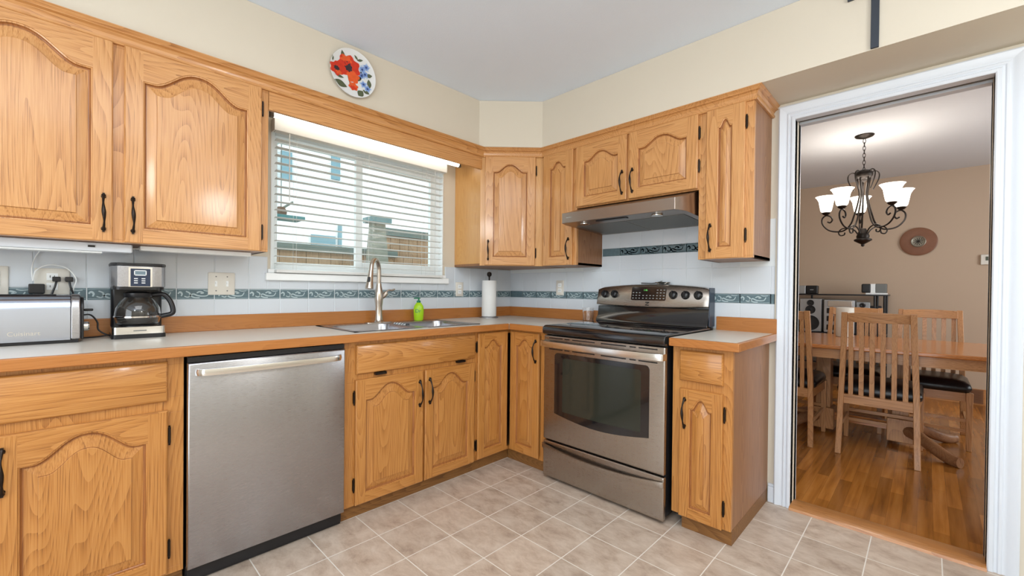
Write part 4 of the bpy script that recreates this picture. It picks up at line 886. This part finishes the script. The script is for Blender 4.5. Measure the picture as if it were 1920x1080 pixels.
# ================================================================== DINING ROOM
dt = thing('dining_table', 'long oak pedestal dining table in the next room', 'table', (2.22, 1.72, 0))
top = []
for i in range(21):
    x = -.98 + 1.96 * i / 20; top.append((x, -.545 + .10 * max(0, abs(x) - .3) ** 2 / .46))
outl = top + [(x, -y) for x, y in top[::-1]]
MB().prism(outl, .728, .755).build('tabletop', tab_x, dt, bevel=.008)
ap = [(x * .93, y * .90) for x, y in outl]; ai = [(x * .91, y * .86) for x, y in outl]
b = MB(); b.loops([[(x, y, .655) for x, y in ai], [(x, y, .655) for x, y in ap], [(x, y, .7278) for x, y in ap]], cap=False); b.loops([[(x, y, .655) for x, y in ai], [(x, y, .7278) for x, y in ai]], cap=False)
b.build('apron', ch_x, dt)
pb_ = dt
for sx in (-1, 1):
    pd_ = MB().box(sx * .235 - .075, sx * .235 + .075, -.09, .09, .03, .20).box(sx * .235 - .05, sx * .235 + .05, -.06, .06, .20, .7278).build('pedestal', ch_z, pb_, bevel=.006)
    for sy in (-1, 1):
        P = [(sx * .26, sy * .05, .12), (sx * .33, sy * .13, .11), (sx * .42, sy * .22, .065), (sx * .49, sy * .29, .034), (sx * .535, sy * .335, .034)]
        MB().tube(spline(P, 6), [.042] * 8 + [.040] * 8 + [.038] * 5 + [.034] * 4, 12, flat=.8).build('foot', side_z, pd_)
MB().box(-.16, .16, -.03, .03, .10, .16).build('stretcher', tab_x, dt)
def chair():
    t = thing('dining_chair', '', 'chair', (0, 0, 0), 0, 'dining chairs around the oak table')
    def post(s_):
        P = [(s_ * .205, -.262, 0.0005), (s_ * .200, -.235, .20), (s_ * .195, -.222, .42), (s_ * .188, -.228, .62), (s_ * .180, -.255, .85), (s_ * .176, -.285, 1.0)]
        P = spline(P, 4); vs = []; n = len(P)
        for i, q in enumerate(P):
            w_, d_ = .0165, .018 if i > 3 else .015
            vs += [(q.x - w_, q.y - d_, q.z), (q.x + w_, q.y - d_, q.z), (q.x + w_, q.y + d_, q.z), (q.x - w_, q.y + d_, q.z)]
        b = MB().add(vs, [(i * 4 + j, i * 4 + (j + 1) % 4, (i + 1) * 4 + (j + 1) % 4, (i + 1) * 4 + j) for i in range(n - 1) for j in range(4)] + [(0, 1, 2, 3), tuple((n - 1) * 4 + j for j in range(4))])
        b.build('back_post', ch_z, t, bevel=.003)
        fx = s_ * .212; vs = []
        for z, w_ in ((.0005, .014), (.42, .019)): vs += [(fx - w_, .235 - w_, z), (fx + w_, .235 - w_, z), (fx + w_, .235 + w_, z), (fx - w_, .235 + w_, z)]
        MB().add(vs, [(0, 1, 5, 4), (1, 2, 6, 5), (2, 3, 7, 6), (3, 0, 4, 7), (0, 1, 2, 3), (4, 5, 6, 7)]).build('front_leg', ch_z, t, bevel=.003)
    post(-1); post(1)
    rl = MB().box(-.18, .18, -.235, -.212, .355, .42).box(-.193, .193, .226, .246, .355, .418)
    for s_ in (-1, 1):
        M = Matrix.Translation((s_ * .203, .01, 0)) @ Matrix.Rotation(-s_ * .036, 4, 'Z'); rl.box(-.010, .010, -.215, .215, .355, .418, 0, M)
    rl.build('seat_rail', ch_x, t, bevel=.002)
    cr = []; n = 14; b = MB(); vs = []
    for i in range(n + 1):
        x = -.165 + .33 * i / n; y = -.268 - .016 * math.cos(x / .165 * PI / 2); zt = .994 + .008 * math.cos(x / .165 * PI / 2); zb = .932
        vs += [(x, y - .010 + .012, zb), (x, y + .010 + .012, zb), (x, y + .008, zt), (x, y - .012, zt)]
    b.add(vs, [(i * 4 + j, i * 4 + (j + 1) % 4, (i + 1) * 4 + (j + 1) % 4, (i + 1) * 4 + j) for i in range(n) for j in range(4)] + [(0, 1, 2, 3), tuple(n * 4 + j for j in range(4))])
    b.build('crest_rail', ch_x, t, bevel=.003)
    for i in range(6):
        x0 = -.142 + .284 * i / 5; x1 = x0 * 1.0; P = spline([(x0, -.224, .42), (x1, -.232, .62), (x1, -.256, .82), (x1, -.272, .935)], 3); vs = []; m_ = len(P)
        for q in P: vs += [(q.x - .0135, q.y - .005, q.z), (q.x + .0135, q.y - .005, q.z), (q.x + .0135, q.y + .005, q.z), (q.x - .0135, q.y + .005, q.z)]
        MB().add(vs, [(k * 4 + j, k * 4 + (j + 1) % 4, (k + 1) * 4 + (j + 1) % 4, (k + 1) * 4 + j) for k in range(m_ - 1) for j in range(4)] + [(0, 1, 2, 3), tuple((m_ - 1) * 4 + j for j in range(4))]).build('back_slat', ch_z, t, bevel=.001)
    def sl(d, z):
        return [(x, y, z) for x, y in rrect(-.222 + d, .222 - d, -.205 + d, .262 - d, .04, 5)]
    MB().loops([sl(.012, .4185), sl(.0, .43), sl(-.004, .45), sl(.004, .475), sl(.03, .496), sl(.08, .508), sl(.14, .512)], 0, True, cap0=True).build('seat', leather, t, sharp=80)
    for s_ in (-1, 1): MB().box(s_ * .205 - .008, s_ * .205 + .008, -.225, .222, .17, .20).build('side_stretcher', ch_x, t, bevel=.002)
    MB().box(-.2, .2, .228, .242, .13, .155).box(-.2, .2, .228, .242, .205, .23).build('front_stretcher', ch_x, t, bevel=.002)
    return t
c0 = chair(); c0.location = (2.352, 1.405, 0)
c0['label'] = 'oak slat-back dining chair nearest the doorway, its back to the kitchen'
dup(c0, (1.782, 1.400, 0), 0, 'oak dining chair at the left edge of the doorway, back to the kitchen')
dup(c0, (2.603, 2.105, 0), PI, 'oak dining chair on the far side of the table, at the right')
dup(c0, (2.112, 2.140, 0), PI, 'oak dining chair on the far side of the table, behind the white canister')
cn = MB().lathe([(.0, 0), (.058, 0), (.062, .004), (.063, .250), (.060, .254), (.057, .250), (.056, .01), (0, .008)], seg=32, cap=False)
tag(cn.build('canister', mat('white_ceramic', s2l(225, 222, 212), .4), M=Matrix.Translation((2.08, 2.02, .7555))), 'white round canister on the dining table', 'canister')
# chandelier
cz = Vector((2.195, 1.98, 0)); ch = thing('chandelier', 'wrought iron five-light chandelier with glowing white bell shades', 'chandelier', (cz.x, cz.y, H))
Z = lambda z: z - H
MB().lathe([(0, 0), (.064, 0), (.066, -.004), (.058, -.014), (.03, -.024), (.012, -.03), (0, -.03)], seg=36).build('canopy', iron, ch)
cb2 = MB(); z = -.03; i = 0
while z > Z(2.165):
    M = Matrix.Translation((0, 0, z - .018)) @ Matrix.Rotation(i * PI / 2 + .3, 4, 'Z'); pts = [(.009 * math.cos(a_ * PI / 8), 0, .020 * math.sin(a_ * PI / 8)) for a_ in range(16)]
    cb2.tube(pts, .0022, 6, closed=True, M=M); z -= .030; i += 1
cb2.build('chain', iron, ch)
MB().lathe([(0, Z(2.17)), (.02, Z(2.168)), (.05, Z(2.158)), (.062, Z(2.14)), (.060, Z(2.115)), (.045, Z(2.098)), (.02, Z(2.088)), (.012, Z(2.07)), (0, Z(2.062))], seg=28).build('upper_hub', iron, ch)
MB().lathe([(.02, Z(1.675)), (.035, Z(1.64)), (.045, Z(1.61)), (.040, Z(1.595)), (.060, Z(1.585)), (.060, Z(1.575)), (.03, Z(1.555)), (.012, Z(1.545)), (.012, Z(1.53)), (0, Z(1.522))], seg=28).build('lower_hub', iron, ch)
shm, nt_, p_ = new('glowing_alabaster'); setp(p_, (.9, .86, .8), .5, em=(1, .93, .82), es=2.6)
vdir = math.atan2(-2.63 - 1.98, 2.588 - 2.195)   # towards the doorway side
for k_ in range(5):
    a_ = vdir + R(41 + 72 * k_); ca, sa = math.cos(a_), math.sin(a_)
    def P3(r_, z_, tw=0): return (r_ * ca - tw * sa, r_ * sa + tw * ca, Z(z_))
    arm = MB()
    main = [(.045, 2.10), (.035, 2.03), (.028, 1.96), (.040, 1.88), (.062, 1.79), (.085, 1.72), (.13, 1.672), (.19, 1.668), (.245, 1.69), (.285, 1.74), (.29, 1.79), (.262, 1.818), (.228, 1.805), (.215, 1.775), (.230, 1.752), (.250, 1.762)]
    arm.tube(spline([P3(*q) for q in main], 5), [.0062] * 76, 8)
    heart = [(.040, 2.135), (.075, 2.155), (.105, 2.135), (.105, 2.09), (.085, 2.04), (.065, 2.0)]
    arm.tube(spline([P3(*q) for q in heart], 5), .0045, 8)
    low = [(.03, 1.62), (.055, 1.665), (.095, 1.69), (.145, 1.688), (.168, 1.66), (.155, 1.632), (.128, 1.636), (.125, 1.655)]
    arm.tube(spline([P3(*q) for q in low], 5), .0052, 8)
    arm.tube(spline([P3(*q) for q in ((.262, 1.818), (.262, 1.83))], 2), .006, 8)
    ao = arm.build('arm', iron, ch)
    c_ = (.262 * ca, .262 * sa, 0)
    MB().lathe([(.006, Z(1.820)), (.020, Z(1.826)), (.034, Z(1.842)), (.030, Z(1.846)), (0, Z(1.846))], c_, 20).build('cup', iron, ao)
    MB().lathe([(.028, Z(1.846)), (.040, Z(1.858)), (.048, Z(1.90)), (.055, Z(1.945)), (.070, Z(1.975)), (.080, Z(1.985)), (.078, Z(1.986)), (.066, Z(1.972)), (.051, Z(1.943)), (.044, Z(1.90)), (.036, Z(1.860)), (.0, Z(1.85))], c_, 28, cap=False).build('shade', shm, ao)
pl_ = bpy.data.lights.new('chandelier_glow', 'POINT'); pl_.energy = 15; pl_.color = (1, .92, .82); pl_.shadow_soft_size = .2
plo = bpy.data.objects.new('chandelier_glow', pl_); COL.objects.link(plo); plo.location = (cz.x, cz.y, 2.02)
# wall medallion, thermostat, vent
wp = thing('wall_medallion', 'round brown wooden wall plate with a silver centre', 'wall plate', (2.510, 3.849, 1.708))
MB().lathe([(0, 0), (.14, 0), (.153, .008), (.153, .016), (.14, .022), (.085, .016), (.075, .020), (.0, .020)], seg=56, M=RXM, cap=False).build('rim', mat('turned_brown_wood', s2l(132, 88, 64), .4, noise=.15, nscale=20), wp)
MB().lathe([(.062, .020), (.062, .026), (.056, .030), (.048, .024), (0, .026)], seg=40, M=RXM).build('medal', mat('aged_pewter', s2l(150, 144, 130), .4, metal=.6, noise=.4, nscale=90), wp)
b = MB()
for q in range(12): b.tube([(.012 * math.cos(q * PI / 6), -.028, .012 * math.sin(q * PI / 6)), (.040 * math.cos(q * PI / 6 + .3), -.028, .040 * math.sin(q * PI / 6 + .3))], .0028, 6)
b.lathe([(.012, .026), (.010, .032), (0, .034)], seg=14, M=RXM); b.build('relief', iron, wp)
tm = thing('thermostat', 'white thermostat on the far dining wall', 'thermostat', (3.035, 3.849, 1.488))
MB().box(-.062, .062, -.024, 0, -.052, .052).build('case', plate_w, tm, bevel=.006); MB().box(-.028, .030, -.026, -.0235, -.010, .030).build('screen', mat('lcd', s2l(90, 96, 84), .3), tm)
vn = thing('floor_register', 'brown vent grille set in the far dining wall baseboard', 'vent', (2.94, 3.831, .085))
MB().box(-.07, .07, -.006, 0, -.072, .072).build('frame', mat('brown_vent', s2l(140, 98, 70), .4), vn, bevel=.002)
b = MB()
for i in range(9): b.box(-.058, .058, -.009, -.006, -.056 + i * .0135, -.050 + i * .0135)
b.build('louvers', mat('brown_vent_dark', s2l(112, 78, 56), .4), vn)
# media rack
rk = thing('media_rack', 'black metal shelf rack holding the stereo in the dining room', 'rack', (1.77, 3.60, 0))
for z in (.66, .32): MB().box(-.50, .50, -.19, .19, z, z + .018).build('shelf', black, rk, bevel=.002)
MB().box(-.52, .52, -.19, .19, 1.104, 1.120).build('shelf', black, rk, bevel=.002)
for sx in (-.49, -.21, .41, .49):
    for sy in (-.17, .17):
        if sx == -.21 and sy < 0: continue
        MB().tube([(sx, sy, .0005), (sx, sy, 1.104)], .011, 10).build('post', black, rk)
silver = mat('silver_plastic', s2l(176, 178, 180), .3, metal=.4); spk = mat('speaker_cone', (.012, .012, .013), .6)
def spkr(name, label, x, y, z, w_, h_, d_, cones, grp=None, rz=0, face=silver):
    t = thing(name, label, 'speaker', (x, y, z), rz, grp); MB().box(-w_ / 2, w_ / 2, -d_ / 2, d_ / 2, 0, h_).build('cabinet', face, t, bevel=.008)
    for (cx, cz_, r_) in cones: MB().lathe([(r_, 0), (r_ * 1.0, .006), (r_ * .85, .004), (r_ * .3, -.004 + .006), (0, .008)], seg=28, M=Matrix.Translation((cx, -d_ / 2, cz_)) @ RXM).build('cone', spk, t)
    return t
spkr('stereo_speaker', 'tall silver stereo speaker with round black cones at the rack left', 1.60, 3.55, .679, .215, .385, .22, [(0, .10, .088), (.0, .255, .05), (0, .335, .035)])
spkr('stereo_speaker', 'dark stereo speaker half hidden at the far left of the rack', 1.40, 3.55, .679, .16, .33, .22, [(0, .1, .06), (0, .24, .04)], face=black)
st = thing('stereo_unit', 'silver compact stereo system on the rack middle shelf', 'stereo', (1.87, 3.55, .679))
MB().box(-.14, .14, -.13, .13, 0, .375).build('case', silver, st, bevel=.01)
for zz in (.03, .13, .22): MB().box(-.11, .11, -.134, -.128, zz, zz + .06).build('panel', black, st, bevel=.002)
MB().box(-.10, .12, -.136, -.128, .30, .365).build('screen', steel_l, st, bevel=.002)
MB().lathe([(.03, 0), (.028, .012), (0, .013)], seg=20, M=Matrix.Translation((.06, -.132, .26)) @ RXM).build('knob', chrome, st)
cm2 = thing('camcorder', 'small silver camera with a black grip on the stereo', 'camera', (2.09, 3.56, .981))
MB().box(-.075, .045, -.04, .04, 0, .075).build('body', silver, cm2, bevel=.006); MB().lathe([(.028, 0), (.026, .02), (.018, .022), (0, .016)], seg=20, M=Matrix.Translation((-.02, -.04, .038)) @ RXM).build('lens', black, cm2)
MB().box(.045, .14, -.03, .03, .0, .035).build('grip', black, cm2, bevel=.006)
cm2.location.z = .9595
bx = tag(MB().box(-.09, .13, -.12, .12, 0, .28).build('storage_box', mat('black_box', (.02, .02, .022), .5), M=Matrix.Translation((2.10, 3.57, .679)), bevel=.004), 'black box on the rack right of the stereo', 'box')
s3 = thing('small_speaker', 'small black and silver speaker on top of the rack, at the left', 'speaker', (1.565, 3.60, 1.1205)); MB().box(-.035, .085, -.05, .05, 0, .10).build('front', black, s3, bevel=.01); MB().box(-.12, -.035, -.05, .05, 0, .10).build('side', silver, s3, bevel=.006)
MB().box(.01, .045, -.0515, -.049, .045, .052).build('badge', silver, s3)
s4 = thing('small_speaker', 'small black and silver speaker on top of the rack, at the right end', 'speaker', (2.165, 3.60, 1.1385)); MB().box(-.11, -.03, -.05, .05, 0, .10).build('front', black, s4, bevel=.012); MB().box(-.03, .01, -.05, .05, 0, .10).build('stripe', vinyl, s4); MB().box(.01, .105, -.05, .05, 0, .10).build('side', filt, s4, bevel=.006)
tag(MB().box(-.07, .11, -.07, .05, 0, .017).build('paper_pad', vinyl, M=Matrix.Translation((2.165, 3.60, 1.1205))), 'flat white pad under the right small speaker', 'pad')
# ================================================================== OUTSIDE
struct(MB().box(-30, -.14, -30, 30, -.6, -.5).build('ground', mat('patio_concrete', s2l(190, 192, 190), .8)), 'pale concrete patio outside')
fn = thing('garden_fence', 'brown weathered board fence with a grey top rail outside the window', 'fence', (-2.5, -1.0, -.5))
fmat = wood('weathered_boards', 'z', s2l(178, 150, 122), s2l(150, 122, 96), s2l(110, 86, 66), rough=.9, coat=0)
b = MB(); y = -4.0
while y < 5.0: b.box(-.012, .012, y + .003, y + .137, 0, 2.045); y += .14
b.build('boards', fmat, fn)
gry = mat('grey_rail', s2l(104, 116, 112), .8); MB().box(-.05, .05, -4, 1.35, 2.045, 2.125).build('top_rail', gry, fn)
f2 = thing('garden_wall', 'higher brown fence section right of the tapered post outside', 'fence', (-2.60, .9, -.5))
b = MB(); y = -.72
while y < 4.0: b.box(-.012, .012, y + .003, y + .137, 0, 2.34); y += .14
b.build('boards', fmat, f2); MB().box(-.05, .05, -.72, 4, 2.34, 2.44).build('top_rail', gry, f2)
po = thing('tapered_post', 'tapered grey stone post with a flat cap outside the window', 'post', (-2.05, -.16, -.5))
vs = []
for (z, w_) in ((0, .24), (2.40, .075)): vs += [(-w_ * .7, -w_, z), (w_ * .7, -w_, z), (w_ * .7, w_, z), (-w_ * .7, w_, z)]
MB().add(vs, [(0, 1, 5, 4), (1, 2, 6, 5), (2, 3, 7, 6), (3, 0, 4, 7), (0, 1, 2, 3), (4, 5, 6, 7)]).build('shaft', mat('grey_stone', s2l(140, 142, 132), .9, noise=.25, nscale=12), po)
MB().box(-.12, .12, -.12, .12, 2.40, 2.46).build('cap', mat('teal_grey_cap', s2l(112, 140, 144), .7), po)
fe = thing('bird_feeder', 'hanging teal tray bird feeder seen through the window at the left', 'bird feeder', (-1.6, -1.30, 1.75))
MB().box(-.11, .11, -.13, .13, 0, .03).build('tray', mat('teal_paint', s2l(44, 120, 128), .5), fe, bevel=.004)
MB().lathe([(0, 0), (.045, .005), (.05, .04), (.03, .08), (0, .085)], (0, -.04, .03), 12).build('suet_cake', mat('seed_brown', s2l(96, 70, 56), .9, noise=.4, nscale=60), fe)
MB().tube([(0, -.04, .11), (0, -.04, .912)], .004, 6).build('hanging_wire', gry, fe); MB().tube([(0, -.03, .10), (0, .06, .17)], .010, 8).build('perch', gry, fe)
hs_ = thing('neighbouring_house', 'pale neighbouring house with blue-grey windows beyond the fence', 'house', (-7.5, 0, -.5))
sid, nt_, p_ = new('white_siding'); setp(p_, s2l(236, 240, 240), .8)
b = MB(); z = 0
while z < 6.5: b.box(-3, 0 + .012, -9, 12, z, z + .17); z += .175
b.build('siding_wall', sid, hs_)
bm_ = mat('blue_grey_glass', s2l(110, 146, 158), .3)
for (y, z, w_, h_) in ((.22, 3.35, .16, 1.35), (.46, 4.0, .22, .6), (1.55, 4.2, .20, .55), (1.1, 2.35, .55, .5), (.75, 2.3, .16, .3), (1.72, 2.3, .08, .85)): MB().box(.012, .06, y, y + w_, z, z + h_).build('window', bm_, hs_)
# patio cover
pcv = thing('patio_cover', 'pale patio roof frame outside at the top left of the window', 'patio cover', (-1.6, -1.2, -.5))
MB().box(-.05, .05, -2.0, .75, 3.16, 3.28).build('beam', mat('pale_teal_paint', s2l(186, 212, 212), .7), pcv)
for yy in (-1.95, -.9, .15): MB().box(-1.2, 1.2, yy - .04, yy + .04, 3.28, 3.38).build('rafter', mat('pale_teal_rafter', s2l(196, 218, 218), .7), pcv)
for yy in (-1.95,): MB().box(-.05, .05, yy - .05, yy + .05, 0, 3.16).build('post', mat('teal_trim', s2l(150, 188, 194), .6), pcv)
